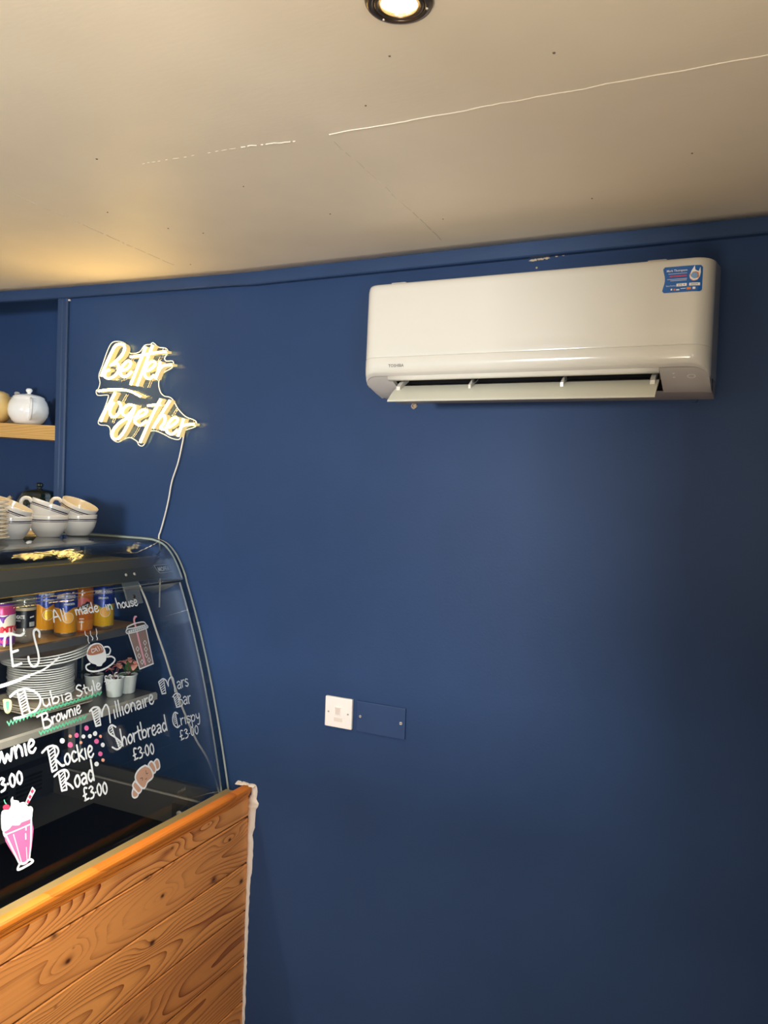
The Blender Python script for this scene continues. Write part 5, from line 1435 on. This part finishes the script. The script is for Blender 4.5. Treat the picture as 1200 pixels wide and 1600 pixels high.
def can(name, label, x, y, r, h, body, top, split, fruit, words, green=False):
    t = empty(name, label, 'drink can', (x, y, SH))
    bm = NB()
    add_lathe(bm, [(0.0, 0.004), (r * 0.74, 0.004), (r * 0.78, 0.0), (r * 0.84, 0.001), (r, 0.010), (r, h - 0.014), (r * 0.92, h - 0.006), (r * 0.83, h - 0.001)], n=40, center=(x, y, SH))
    obj('can_body', bm, M[body], t)
    bm = NB()
    add_lathe(bm, [(r * 0.83, h - 0.0015), (r * 0.86, h), (r * 0.83, h + 0.001), (r * 0.76, h - 0.004), (0.0, h - 0.004)], n=36, center=(x, y, SH))
    lid = obj('lid', bm, M['aluminium'], t)
    bm = NB()
    add_lathe(bm, [(r * 0.785, -0.0003), (r * 0.85, 0.0008), (r * 1.003, 0.0098), (r * 1.003, 0.0118)], n=36, center=(x, y, SH))
    obj('base_rim', bm, M['aluminium'], t)
    ang = face_to(x, y)
    if top:
        bm = NB()
        n = 48
        ro = []
        for i in range(n):
            a = ang + 2 * math.pi * i / n
            d = ((2 * i / n + 1) % 2) - 1
            zs_ = h * split - (0.012 * (1 - min(1, abs(d) * 5)))
            ro.append([bm.verts.new((x + (r + 0.0003) * math.cos(a), y + (r + 0.0003) * math.sin(a), SH + zs_)), bm.verts.new((x + (r + 0.0003) * math.cos(a), y + (r + 0.0003) * math.sin(a), SH + h - 0.014)), bm.verts.new((x + r * 0.925 * math.cos(a), y + r * 0.925 * math.sin(a), SH + h - 0.0055))])
        for i in range(n):
            a, b_ = ro[i], ro[(i + 1) % n]
            for k in range(2):
                f = bm.faces.new((a[k], b_[k], b_[k + 1], a[k + 1]))
                f.smooth = True
        obj('top_band', bm, M[top], t)
    if fruit:
        can_patch('fruit_disc', x, y, r, circle(0.006, h * 0.40, 0.0145), ang, SH, fruit, t)
        ring_patch('fruit_ring', x, y, r, 0.006, h * 0.40, 0.0150, 0.0141, ang, SH, 'white_ink', t)
    if green:
        can_patch('leaf_print', x, y, r, [(-0.03, h * 0.44), (0.0, h * 0.50), (0.03, h * 0.45), (0.03, h * 0.56), (-0.03, h * 0.56)], ang, SH, 'green_ink', t, 0.0002)
    for body_, size, mt, z, fit, du in words:
        can_text(body_, size, mt, t, x, y, r, ang + du, SH + z * h, fit, bold=0.0003)
    return t


R0, H0 = 0.0305, 0.134
can('drink_can', 'orange soda can half hidden by the black-label bottle', -1.822, -0.354, R0, H0, 'can_gold', 'can_blue', 0.62, 'can_yellow', [('SANPELLEGRINO', 0.012, 'white_ink', 0.81, 0.050, 0.15), ('ARANCIATA', 0.008, 'white_ink', 0.685, 0.030, 0.2)])
can('drink_can', 'orange soda can in front of the juice bottle on the case shelf', -1.743, -0.356, R0, H0, 'can_gold', 'can_blue', 0.60, 'amber_label', [('SANPELLEGRINO', 0.012, 'white_ink', 0.80, 0.052, 0.0), ('ARANCIATA', 0.008, 'white_ink', 0.66, 0.030, 0.3)])
can('drink_can', 'lemon soda can nearest the blue wall on the case shelf', -1.742, -0.218, R0, H0, 'can_yellow', 'can_blue', 0.56, 'amber_label', [('SANPELLEGRINO', 0.012, 'white_ink', 0.80, 0.052, 0.0), ('LIMONATA', 0.008, 'white_ink', 0.68, 0.028, 0.0)], green=True)
# purple can at the edge of the picture
vx, vy, vr, vh = -1.745, -0.562, 0.033, 0.116
vc = can('drink_can', 'purple and pink fruit drink can with red lettering', vx, vy, vr, vh, 'can_purple', None, 0.7, None, [])
va = face_to(vx, vy)
bm = NB()
add_lathe(bm, [(vr + 0.0003, 0.088), (vr + 0.0003, vh - 0.014), (vr * 0.925, vh - 0.0058)], n=40, center=(vx, vy, SH))
obj('top_band', bm, M['can_pink'], vc)
bm = NB()
add_lathe(bm, [(vr + 0.0004, 0.032), (vr + 0.0004, 0.087)], n=40, center=(vx, vy, SH))
obj('label_print', bm, M['can_cream'], vc)
can_patch('label_notch', vx, vy, vr, [(-0.015, 0.0875), (0.015, 0.0875), (0.0, 0.066)], va + 0.12, SH, 'can_purple', vc, 0.0009)
can_text('ViMTO', 0.02, 'vimto_red', vc, vx, vy, vr + 0.0012, va + 0.42, SH + 0.044, 0.074, bold=0.0012)
can_patch('fruit_print', vx, vy, vr, circle(-0.010, 0.022, 0.010), va, SH, 'can_pink', vc)
can_patch('fruit_print', vx, vy, vr, circle(0.008, 0.020, 0.007), va, SH, 'can_pink', vc)

# clear bottle with black label
bx_, by_ = -1.752, -0.487
bo = empty('drink_bottle', 'clear plastic bottle with a black label between purple and orange cans', 'bottle', (bx_, by_, SH))
bm = NB()
br = 0.0305
prof = [(0.0, 0.003), (br * 0.6, 0.001), (br * 0.85, 0.003), (br * 0.98, 0.012), (br * 0.93, 0.020), (br * 0.99, 0.028), (br, 0.036), (br * 0.97, 0.040), (br * 0.97, 0.098), (br, 0.103), (br * 0.98, 0.115), (br * 0.75, 0.140), (br * 0.45, 0.16), (br * 0.40, 0.175), (br * 0.40, 0.182)]
bm2 = NB()
add_lathe(bm2, prof, n=40, center=(bx_, by_, SH))
for v in bm2.verts:   # petal-shaped foot
    zz = v.co.z - SH
    if zz < 0.02:
        a = math.atan2(v.co.y - by_, v.co.x - bx_)
        v.co.z += 0.003 * (0.5 + 0.5 * math.cos(5 * a))
bm.free()
obj('bottle_body', bm2, M['bottle'], bo)
bm = NB()
add_lathe(bm, [(br * 0.985, 0.042), (br * 0.985, 0.088)], n=40, center=(bx_, by_, SH))
obj('label_wrap', bm, M['label_black'], bo)
bm = NB()
add_lathe(bm, [(br * 0.987, 0.088), (br * 0.987, 0.0955)], n=40, center=(bx_, by_, SH))
obj('label_stripe', bm, M['label_cream'], bo)
ba = face_to(bx_, by_)
can_text('HARROGATE', 0.012, 'white_ink', bo, bx_, by_, br * 0.987, ba - 0.72, SH + 0.068, 0.046, bold=0.0006)
can_text('SPRING WATER', 0.006, 'white_ink', bo, bx_, by_, br * 0.987, ba - 0.78, SH + 0.0605, 0.032)
for k in range(7):
    can_patch('label_bar', bx_, by_, br * 0.987, [(0.0, 0), (0.0012, 0), (0.0012, 0.012), (0.0, 0.012)], ba + 0.45 + k * 0.075, SH + 0.046, 'white_ink', bo)
can_patch('label_mark', bx_, by_, br * 0.987, [(-0.006, 0), (0.006, 0.002), (0.006, 0.006), (-0.006, 0.004)], ba + 0.68, SH + 0.068, 'white_ink', bo)
bm = NB()
add_lathe(bm, [(0.0135, 0.166), (0.014, 0.168), (0.014, 0.185), (0.0, 0.186)], n=24, center=(bx_, by_, SH))
obj('cap', bm, M['label_black'], bo)

# orange juice bottle
jx, jy, jr = -1.765, -0.278, 0.0315
ju = empty('juice_bottle', 'orange juice bottle with a peach and black round label', 'bottle', (jx, jy, SH))
bm = NB()
add_lathe(bm, [(0.0, 0.002), (jr * 0.9, 0.0), (jr, 0.006), (jr, 0.118), (jr * 0.9, 0.132), (jr * 0.5, 0.15), (jr * 0.45, 0.165), (0.0, 0.165)], n=36, center=(jx, jy, SH))
obj('bottle_body', bm, M['juice'], ju)
bm = NB()
add_lathe(bm, [(jr + 0.0003, 0.006), (jr + 0.0003, 0.034)], n=36, center=(jx, jy, SH))
obj('pulp_band', bm, M['juice_low'], ju)
ja = face_to(jx, jy)
can_patch('peach_print', jx, jy, jr, circle(0.004, 0.078, 0.021, 22, 0.022), ja, SH, 'peach_label', ju)
can_patch('amber_print', jx, jy, jr, [(-0.016, 0.074), (-0.012, 0.057), (0.004, 0.050), (0.018, 0.056), (0.025, 0.072), (0.02, 0.085), (0.0, 0.068)], ja, SH, 'amber_label', ju, 0.0007)
can_patch('black_print', jx, jy, jr, [(-0.012, 0.062), (0.004, 0.060), (0.020, 0.070), (0.023, 0.085), (0.014, 0.088), (-0.002, 0.076), (-0.013, 0.070)], ja, SH, 'label_black', ju, 0.0010)
text_obj('label_lettering', 'JUICE', 0.012, M['white_ink'], ju, lambda u, v: on_can(jx, jy, jr, ja, SH, 0.0015)(-0.008 + u, 0.0635 + v + u * 0.35), fit=0.026, bold=0.0006)
for z, w in ((0.037, 0.012), (0.028, 0.012), (0.111, 0.016)):
    can_patch('label_line', jx, jy, jr, [(-w / 2, 0), (w / 2, 0), (w / 2, 0.003), (-w / 2, 0.003)], ja, SH + z, 'white_ink', ju, 0.0008)
bm = NB()
add_lathe(bm, [(0.0155, 0.158), (0.016, 0.16), (0.016, 0.178), (0.0, 0.179)], n=24, center=(jx, jy, SH))
obj('cap', bm, M['orange_ink'], ju)

# ------------------------------------------------------------------ plates on the lower shelf
LS = 0.9556
PCX, PCY = -1.815, -0.372
def plate_mesh(r, rise, th):
    bm = NB()
    add_lathe(bm, [(0.0, 0.0), (r * 0.60, 0.0), (r * 0.64, 0.0015), (r * 0.97, rise), (r, rise + th * 0.4), (r * 0.985, rise + th), (r * 0.68, th + 0.0015), (r * 0.60, th), (0.0, th)], n=48)
    me = bpy.data.meshes.new('plate')
    bm.to_mesh(me)
    bm.free()
    me.materials.append(M['china'])
    for p in me.polygons:
        p.use_smooth = True
    return me


# square side plates at the bottom
for k in range(4):
    bm = NB()
    s0, s1 = 0.072, 0.102
    z = LS + k * 0.0065
    rings = []
    for s_, zz in ((s0, 0.0), (s1, 0.0085), (s1 + 0.001, 0.0105), (s1 - 0.003, 0.0115), (s0, 0.004)):
        pts = []
        c = 0.014
        for sx, sy in ((1, 1), (-1, 1), (-1, -1), (1, -1)):
            for t in (0, 0.5, 1):
                a = math.pi / 2 * t
                if (sx, sy) == (1, 1):
                    d = (math.cos(a), math.sin(a))
                elif (sx, sy) == (-1, 1):
                    d = (-math.sin(a), math.cos(a))
                elif (sx, sy) == (-1, -1):
                    d = (-math.cos(a), -math.sin(a))
                else:
                    d = (math.sin(a), -math.cos(a))
                pts.append(bm.verts.new((sx * (s_ - c) + d[0] * c, sy * (s_ - c) + d[1] * c, zz)))
        rings.append(pts)
    for a, b_ in zip(rings, rings[1:]):
        n = len(a)
        for i in range(n):
            bm.faces.new((a[i], a[(i + 1) % n], b_[(i + 1) % n], b_[i]))
    bm.faces.new(list(reversed(rings[0])))
    bm.faces.new(rings[-1])
    bmesh.ops.recalc_face_normals(bm, faces=bm.faces[:])
    o = obj('square_plate', bm, M['cream_china'], None, loc=(PCX + 0.002 * k, PCY - 0.002 * k, z))
    o.rotation_euler.z = 0.10 * (k % 2) - 0.05
    tag(o, ('lowest', 'second lowest', 'second highest', 'topmost')[k] + ' of the cream square plates under the round plate stack', 'plate', 'cream square plates under the round stack')
pm = plate_mesh(0.0885, 0.008, 0.0035)
zt = LS + 0.0335
for k in range(13):
    o = bpy.data.objects.new('round_plate', pm)
    COL.objects.link(o)
    rr = random.Random(k)
    o.location = (PCX + rr.uniform(-0.0015, 0.0015), PCY + rr.uniform(-0.0015, 0.0015), zt + k * 0.0063)
    tag(o, 'lowest round white plate of the tall even stack, just above the square plates' if k == 0 else 'topmost round plate of the even stack, just under the larger dinner plates' if k == 12 else 'round white plate in the middle of the tall even stack behind the painted glass', 'plate', 'white round plates in the even stack')
pm2 = plate_mesh(0.118, 0.012, 0.004)
for k in range(4):
    o = bpy.data.objects.new('dinner_plate', pm2)
    COL.objects.link(o)
    o.location = (PCX + 0.006, PCY + 0.012, zt + 13 * 0.0063 + 0.013 + k * 0.0078)
    o.rotation_euler = (0.085 + 0.008 * k, -0.03, 0)
    tag(o, ('lowest', 'second lowest', 'second highest', 'topmost')[k] + ' of the larger tilted dinner plates on top of the plate stack', 'plate', 'larger dinner plates on top of the stack')

# ------------------------------------------------------------------ potted flowers
def pot_plant(x, y, label, seed, flowers, leaves, petal_mats, h=0.056, r=0.0285):
    t = empty('potted_flower', label, 'potted plant', (x, y, LS))
    bm = NB()
    add_lathe(bm, [(0.0, 0.001), (r * 0.74, 0.0), (r * 0.78, 0.002), (r * 0.97, h - 0.004), (r * 1.02, h - 0.002), (r * 1.02, h), (r * 0.95, h), (r * 0.92, h - 0.008), (0.0, h - 0.008)], n=32, center=(x, y, LS))
    obj('pot', bm, M['pot'], t)
    bm = NB()
    add_lathe(bm, [(r * 0.93, h - 0.0075), (r * 0.5, h - 0.005), (0.0, h - 0.004)], n=20, center=(x, y, LS))
    obj('soil', bm, M['soil'], t)
    rnd = random.Random(seed)
    base = Vector((x, y, LS + h - 0.005))

    def petal(name, c, d, L, w, mat, curl):
        bm = NB()
        d = d.normalized()
        s = d.cross(Vector((0, 0, 1)))
        s = s.normalized() if s.length > 1e-3 else Vector((1, 0, 0))
        u = s.cross(d)
        rows = []
        for i in range(5):
            tt = i / 4
            wd = w * math.sin(math.pi * (0.12 + 0.80 * tt)) * 0.5
            p = c + d * (L * tt) - u * (curl * L * tt * tt)
            rows.append([bm.verts.new(p - s * wd + u * wd * 0.3), bm.verts.new(p), bm.verts.new(p + s * wd + u * wd * 0.3)])
        for a, b_ in zip(rows, rows[1:]):
            for k in range(2):
                f = bm.faces.new((a[k], a[k + 1], b_[k + 1], b_[k]))
                f.smooth = True
        return obj(name, bm, M[mat], t)
    for fx, fy, fz, fr in flowers:
        c = Vector((x + fx, y + fy, LS + fz))
        bm = NB()
        add_tube(bm, smooth_pts([base + Vector((fx * 0.1, fy * 0.1, 0)), base + (c - base) * 0.5 + Vector((0, 0, 0.004)), c], 4), 0.0011, n=6)
        obj('stem', bm, M['stem'], t)
        for k in range(7):
            a = 2 * math.pi * k / 7 + rnd.random() * 0.6
            el = rnd.uniform(-0.2, 0.9)
            d = Vector((math.cos(a) * math.cos(el), math.sin(a) * math.cos(el), math.sin(el)))
            petal('petal', c, d, fr * rnd.uniform(0.8, 1.15), fr * 0.95, rnd.choice(petal_mats), rnd.uniform(0.1, 0.5))
    for lx, ly, lz, L, mt in leaves:
        d = Vector((lx, ly, lz))
        bm = NB()
        p1 = base + d.normalized() * 0.014
        add_tube(bm, [base, p1], 0.001, n=5)
        obj('leaf_stalk', bm, M['stem'], t)
        petal('leaf', p1, d, L, L * 0.62, mt, 0.35)
    return t


pot_plant(-1.724, -0.183, 'white pot with rose pink flowers, in front of the other two pots', 3, [(0.004, 0.006, 0.088, 0.017), (-0.008, -0.010, 0.079, 0.014), (0.012, 0.016, 0.100, 0.015)], [(-0.6, -0.5, 0.5, 0.026, 'leaf_dark'), (0.5, 0.6, 0.5, 0.024, 'leaf')], ['petal_red', 'petal'])
pot_plant(-1.722, -0.132, 'white pot with peach flowers, nearest the blue wall in the case', 5, [(0.010, 0.022, 0.082, 0.021), (0.0, 0.006, 0.097, 0.015)], [(-0.2, 0.3, 0.7, 0.036, 'leaf'), (0.6, 0.1, 0.4, 0.034, 'leaf'), (0.2, 0.7, 0.5, 0.032, 'leaf'), (-0.5, -0.2, 0.8, 0.030, 'leaf')], ['petal'])
pot_plant(-1.800, -0.190, 'white pot of dark green leaves, behind the rose pink flowers', 8, [(-0.006, 0.02, 0.088, 0.013)], [(-0.7, -0.3, 0.35, 0.036, 'leaf_dark'), (-0.2, -0.7, 0.4, 0.036, 'leaf_dark'), (0.5, -0.5, 0.5, 0.034, 'leaf_dark'), (-0.6, 0.4, 0.5, 0.034, 'leaf_dark'), (0.4, 0.5, 0.6, 0.03, 'leaf_dark')], ['petal_red'])

# ------------------------------------------------------------------ cups and saucers on the case top
TOP = 1.4195


def cup_meshes():
    out = {}
    r, h = 0.0565, 0.0665
    outer = [(0.0, 0.0025), (0.028, 0.002), (0.029, 0.0), (0.0335, 0.0), (0.034, 0.002), (0.043, 0.013), (0.0508, 0.028), (0.0548, 0.044), (0.0562, 0.060), (0.0565, h - 0.001), (0.0558, h), (0.0548, h - 0.001)]
    bm = NB()
    add_lathe(bm, outer, n=48)
    out['cup_body'] = (bm, M['china'])
    bm = NB()
    add_lathe(bm, [(0.0549, h - 0.001), (0.0540, 0.058), (0.0520, 0.044), (0.047, 0.028), (0.038, 0.014), (0.025, 0.007), (0.0, 0.006)], n=48)
    out['cup_lining'] = (bm, M['china_in'])
    bm = NB()
    for z0, z1 in ((0.0500, 0.0532), (0.0460, 0.0478)):
        def rz(z):
            return 0.0548 + (0.0562 - 0.0548) * (z - 0.044) / 0.016 + 0.0004
        add_lathe(bm, [(rz(z0), z0), (rz(z1), z1)], n=48)
    out['stripe'] = (bm, M['stripe'])
    bm = NB()
    pts = smooth_pts([(0.0545, 0, 0.052), (0.066, 0, 0.059), (0.079, 0, 0.055), (0.083, 0, 0.042), (0.076, 0, 0.028), (0.064, 0, 0.020), (0.049, 0, 0.022)], 5)
    add_tube(bm, pts, 0.0042, n=10, ry=0.0058, up=(0, 1, 0))
    out['handle'] = (bm, M['china'])
    res = {}
    for k, (bm, m) in out.items():
        me = bpy.data.meshes.new(k)
        bm.to_mesh(me)
        bm.free()
        me.materials.append(m)
        for p in me.polygons:
            p.use_smooth = True
        res[k] = me
    return res


CUP = cup_meshes()


def cup(label, loc, tilt_dir=None, tilt=0.0, spin=0.0):
    t = empty('coffee_cup', label, 'cup', loc, 'striped cups stacked on the display case')
    m = Matrix.Rotation(spin, 3, 'Z')
    if tilt_dir:
        ax = Vector((0, 0, 1)).cross(Vector((tilt_dir[0], tilt_dir[1], 0))).normalized()
        m = Matrix.Rotation(tilt, 3, ax) @ m
    t.rotation_euler = m.to_euler()
    for k, me in CUP.items():
        o = bpy.data.objects.new(k, me)
        COL.objects.link(o)
        o.parent = t
    return t


SIDE = math.atan2(-0.75, -0.66)      # towards the left of the picture
cpos = [(-1.955, -0.119), (-1.955, -0.234), (-1.936, -0.384)]
cup('lower cup of the pair nearest the blue wall on the case', (cpos[0][0], cpos[0][1], TOP), spin=math.atan2(0.75, -0.66))
cup('lower cup of the middle pair on the display case', (cpos[1][0], cpos[1][1], TOP), spin=SIDE - 0.6)
cup('lower cup of the pair beside the saucer stack', (cpos[2][0], cpos[2][1], TOP), spin=math.atan2(0.66, -0.75))


def top_cup(label, c, tdir, tilt, lift, spin):
    ax = Vector((tdir[0], tdir[1], 0)).normalized() * math.sin(tilt) + Vector((0, 0, math.cos(tilt)))
    td = Vector((tdir[0], tdir[1], 0)).normalized() * 0.007
    rim = Vector((c[0], c[1], TOP + 0.0665 + lift)) + td
    cup(label, rim - ax * 0.0665, tdir, tilt, spin)


top_cup('tilted upper cup showing its cream inside, nearest the blue wall', cpos[0], (0.85, 0.25), 0.40, 0.034, SIDE + 0.15)
top_cup('tilted upper cup of the middle pair with its handle to the left', cpos[1], (0.60, 0.80), 0.33, 0.034, SIDE + 0.25)
top_cup('tilted upper cup beside the stack of saucers', cpos[2], (0.75, 0.50), 0.42, 0.034, SIDE)
bm = NB()
add_lathe(bm, [(0.0, 0.0), (0.040, 0.0), (0.044, 0.002), (0.068, 0.0105), (0.0755, 0.014), (0.076, 0.0152), (0.075, 0.016), (0.066, 0.0135), (0.042, 0.005), (0.0, 0.0045)], n=48)
sme = bpy.data.meshes.new('saucer')
bm.to_mesh(sme)
bm.free()
sme.materials.append(M['china'])
for p in sme.polygons:
    p.use_smooth = True
for k in range(10):
    o = bpy.data.objects.new('saucer', sme)
    COL.objects.link(o)
    rr = random.Random(40 + k)
    o.location = (-1.882 + rr.uniform(-0.003, 0.003), -0.530 + rr.uniform(-0.003, 0.003), TOP + 0.0005 + k * 0.0105)
    tag(o, 'lowest white saucer of the stack beside the striped cups' if k == 0 else 'topmost white saucer of the stack beside the striped cups' if k == 9 else 'white saucer between topmost and lowest of the stack beside the cups', 'saucer', 'saucers stacked on the case top')

# ------------------------------------------------------------------ shelves and teapots in the alcove
def wall_shelf(label, z0, z1, tilt, y0=0.0):
    t = empty('wall_shelf', label, 'shelf', (-2.197, 0.0, z0))
    bm = NB()
    add_box(bm, -1.05, 0.0, y0, 0.30, 0.0, z1 - z0, bevel=0.002)
    obj('shelf_board', bm, M['oak'], t, loc=(0, 0, 0))
    bm = NB()
    add_box(bm, -0.0, 0.008, y0 + 0.004, 0.30, 0.004, z1 - z0 - 0.004)
    obj('end_batten', bm, M['trim'], t, loc=(0, 0, 0))
    t.rotation_euler = (0, tilt, 0)
    return t


TILT = math.radians(2.3)
wall_shelf('upper oak shelf in the blue alcove carrying the white teapot', 1.725, 1.775, TILT)
wall_shelf('lower oak shelf in the alcove, behind the striped cups', 1.385, 1.425, 0.0)


def teapot(label, loc, r, mat, handle=None, spout=None, roll=0.0, hs=1.0, name='teapot'):
    """handle / spout: directions (radians) they point in; None where the photograph hides them"""
    t = empty(name, label, 'teapot', loc)
    s = r / 0.075
    bm = NB()
    add_lathe(bm, [(0.0, 0.003), (0.040 * s, 0.002), (0.042 * s, 0.0), (0.046 * s, 0.001), (0.058 * s, 0.012 * hs * s), (0.071 * s, 0.035 * hs * s), (0.075 * s, 0.055 * hs * s), (0.0735 * s, 0.076 * hs * s), (0.067 * s, 0.096 * hs * s), (0.0585 * s, 0.108 * hs * s), (0.0595 * s, 0.113 * hs * s), (0.055 * s, 0.113 * hs * s)], n=48)
    obj('pot_body', bm, M[mat], t, loc=(0, 0, 0))
    bm = NB()
    add_lathe(bm, [(0.0570 * s, 0.112 * hs * s), (0.0565 * s, 0.1155 * hs * s), (0.042 * s, 0.1225 * hs * s), (0.020 * s, 0.1270 * hs * s), (0.007 * s, 0.129 * hs * s), (0.0065 * s, 0.132 * hs * s), (0.011 * s, 0.137 * hs * s), (0.0125 * s, 0.144 * hs * s), (0.009 * s, 0.150 * hs * s), (0.0, 0.152 * hs * s)], n=36)
    obj('lid', bm, M[mat], t, loc=(0, 0, 0))
    if handle is not None:
        bm = NB()
        c, sn = math.cos(handle), math.sin(handle)
        pts = smooth_pts([(c * q * s, sn * q * s, z * hs * s) for q, z in ((0.060, 0.098), (0.085, 0.100), (0.104, 0.085), (0.108, 0.062), (0.098, 0.040), (0.080, 0.026), (0.066, 0.026))], 5)
        add_tube(bm, pts, 0.0055 * s, n=10, ry=0.0095 * s, up=(-sn, c, 0))
        obj('handle', bm, M[mat], t, loc=(0, 0, 0))
    if spout is not None:
        bm = NB()
        c, sn = math.cos(spout), math.sin(spout)
        pts = smooth_pts([(c * q * s, sn * q * s, z * hs * s) for q, z in ((0.058, 0.045), (0.085, 0.058), (0.100, 0.085), (0.118, 0.108))], 5)
        add_tube(bm, pts, [(0.022 - 0.014 * i / (len(pts) - 1)) * s for i in range(len(pts))], n=14)
        obj('spout', bm, M[mat], t, loc=(0, 0, 0))
    t.rotation_euler = (0, roll, 0)
    return t


ca = face_to(-2.42, 0.10)
teapot('round white teapot with its handle to the front on the oak shelf', (-2.450, 0.10, 1.7885), 0.0700, 'china', handle=ca + 0.10, spout=ca + math.pi + 0.10, roll=TILT, hs=0.93)
teapot('yellow teapot beside the white teapot on the oak shelf', (-2.588, 0.055, 1.794), 0.074, 'yellow_china', handle=ca - 1.2, roll=TILT, hs=0.95)
teapot('pale teapot mostly hidden behind the yellow teapot', (-2.640, 0.205, 1.796), 0.064, 'china', spout=ca + 1.9, roll=TILT, hs=1.0)
teapot('dark green glazed teapot on the lower shelf behind the cups', (-2.438, 0.150, 1.4255), 0.080, 'green_china', handle=ca + 1.3, hs=0.94)
teapot('tan stoneware teapot on the lower shelf with its spout to the right', (-2.612, 0.040, 1.4255), 0.066, 'tan_china', spout=ca + 1.35, hs=1.02)
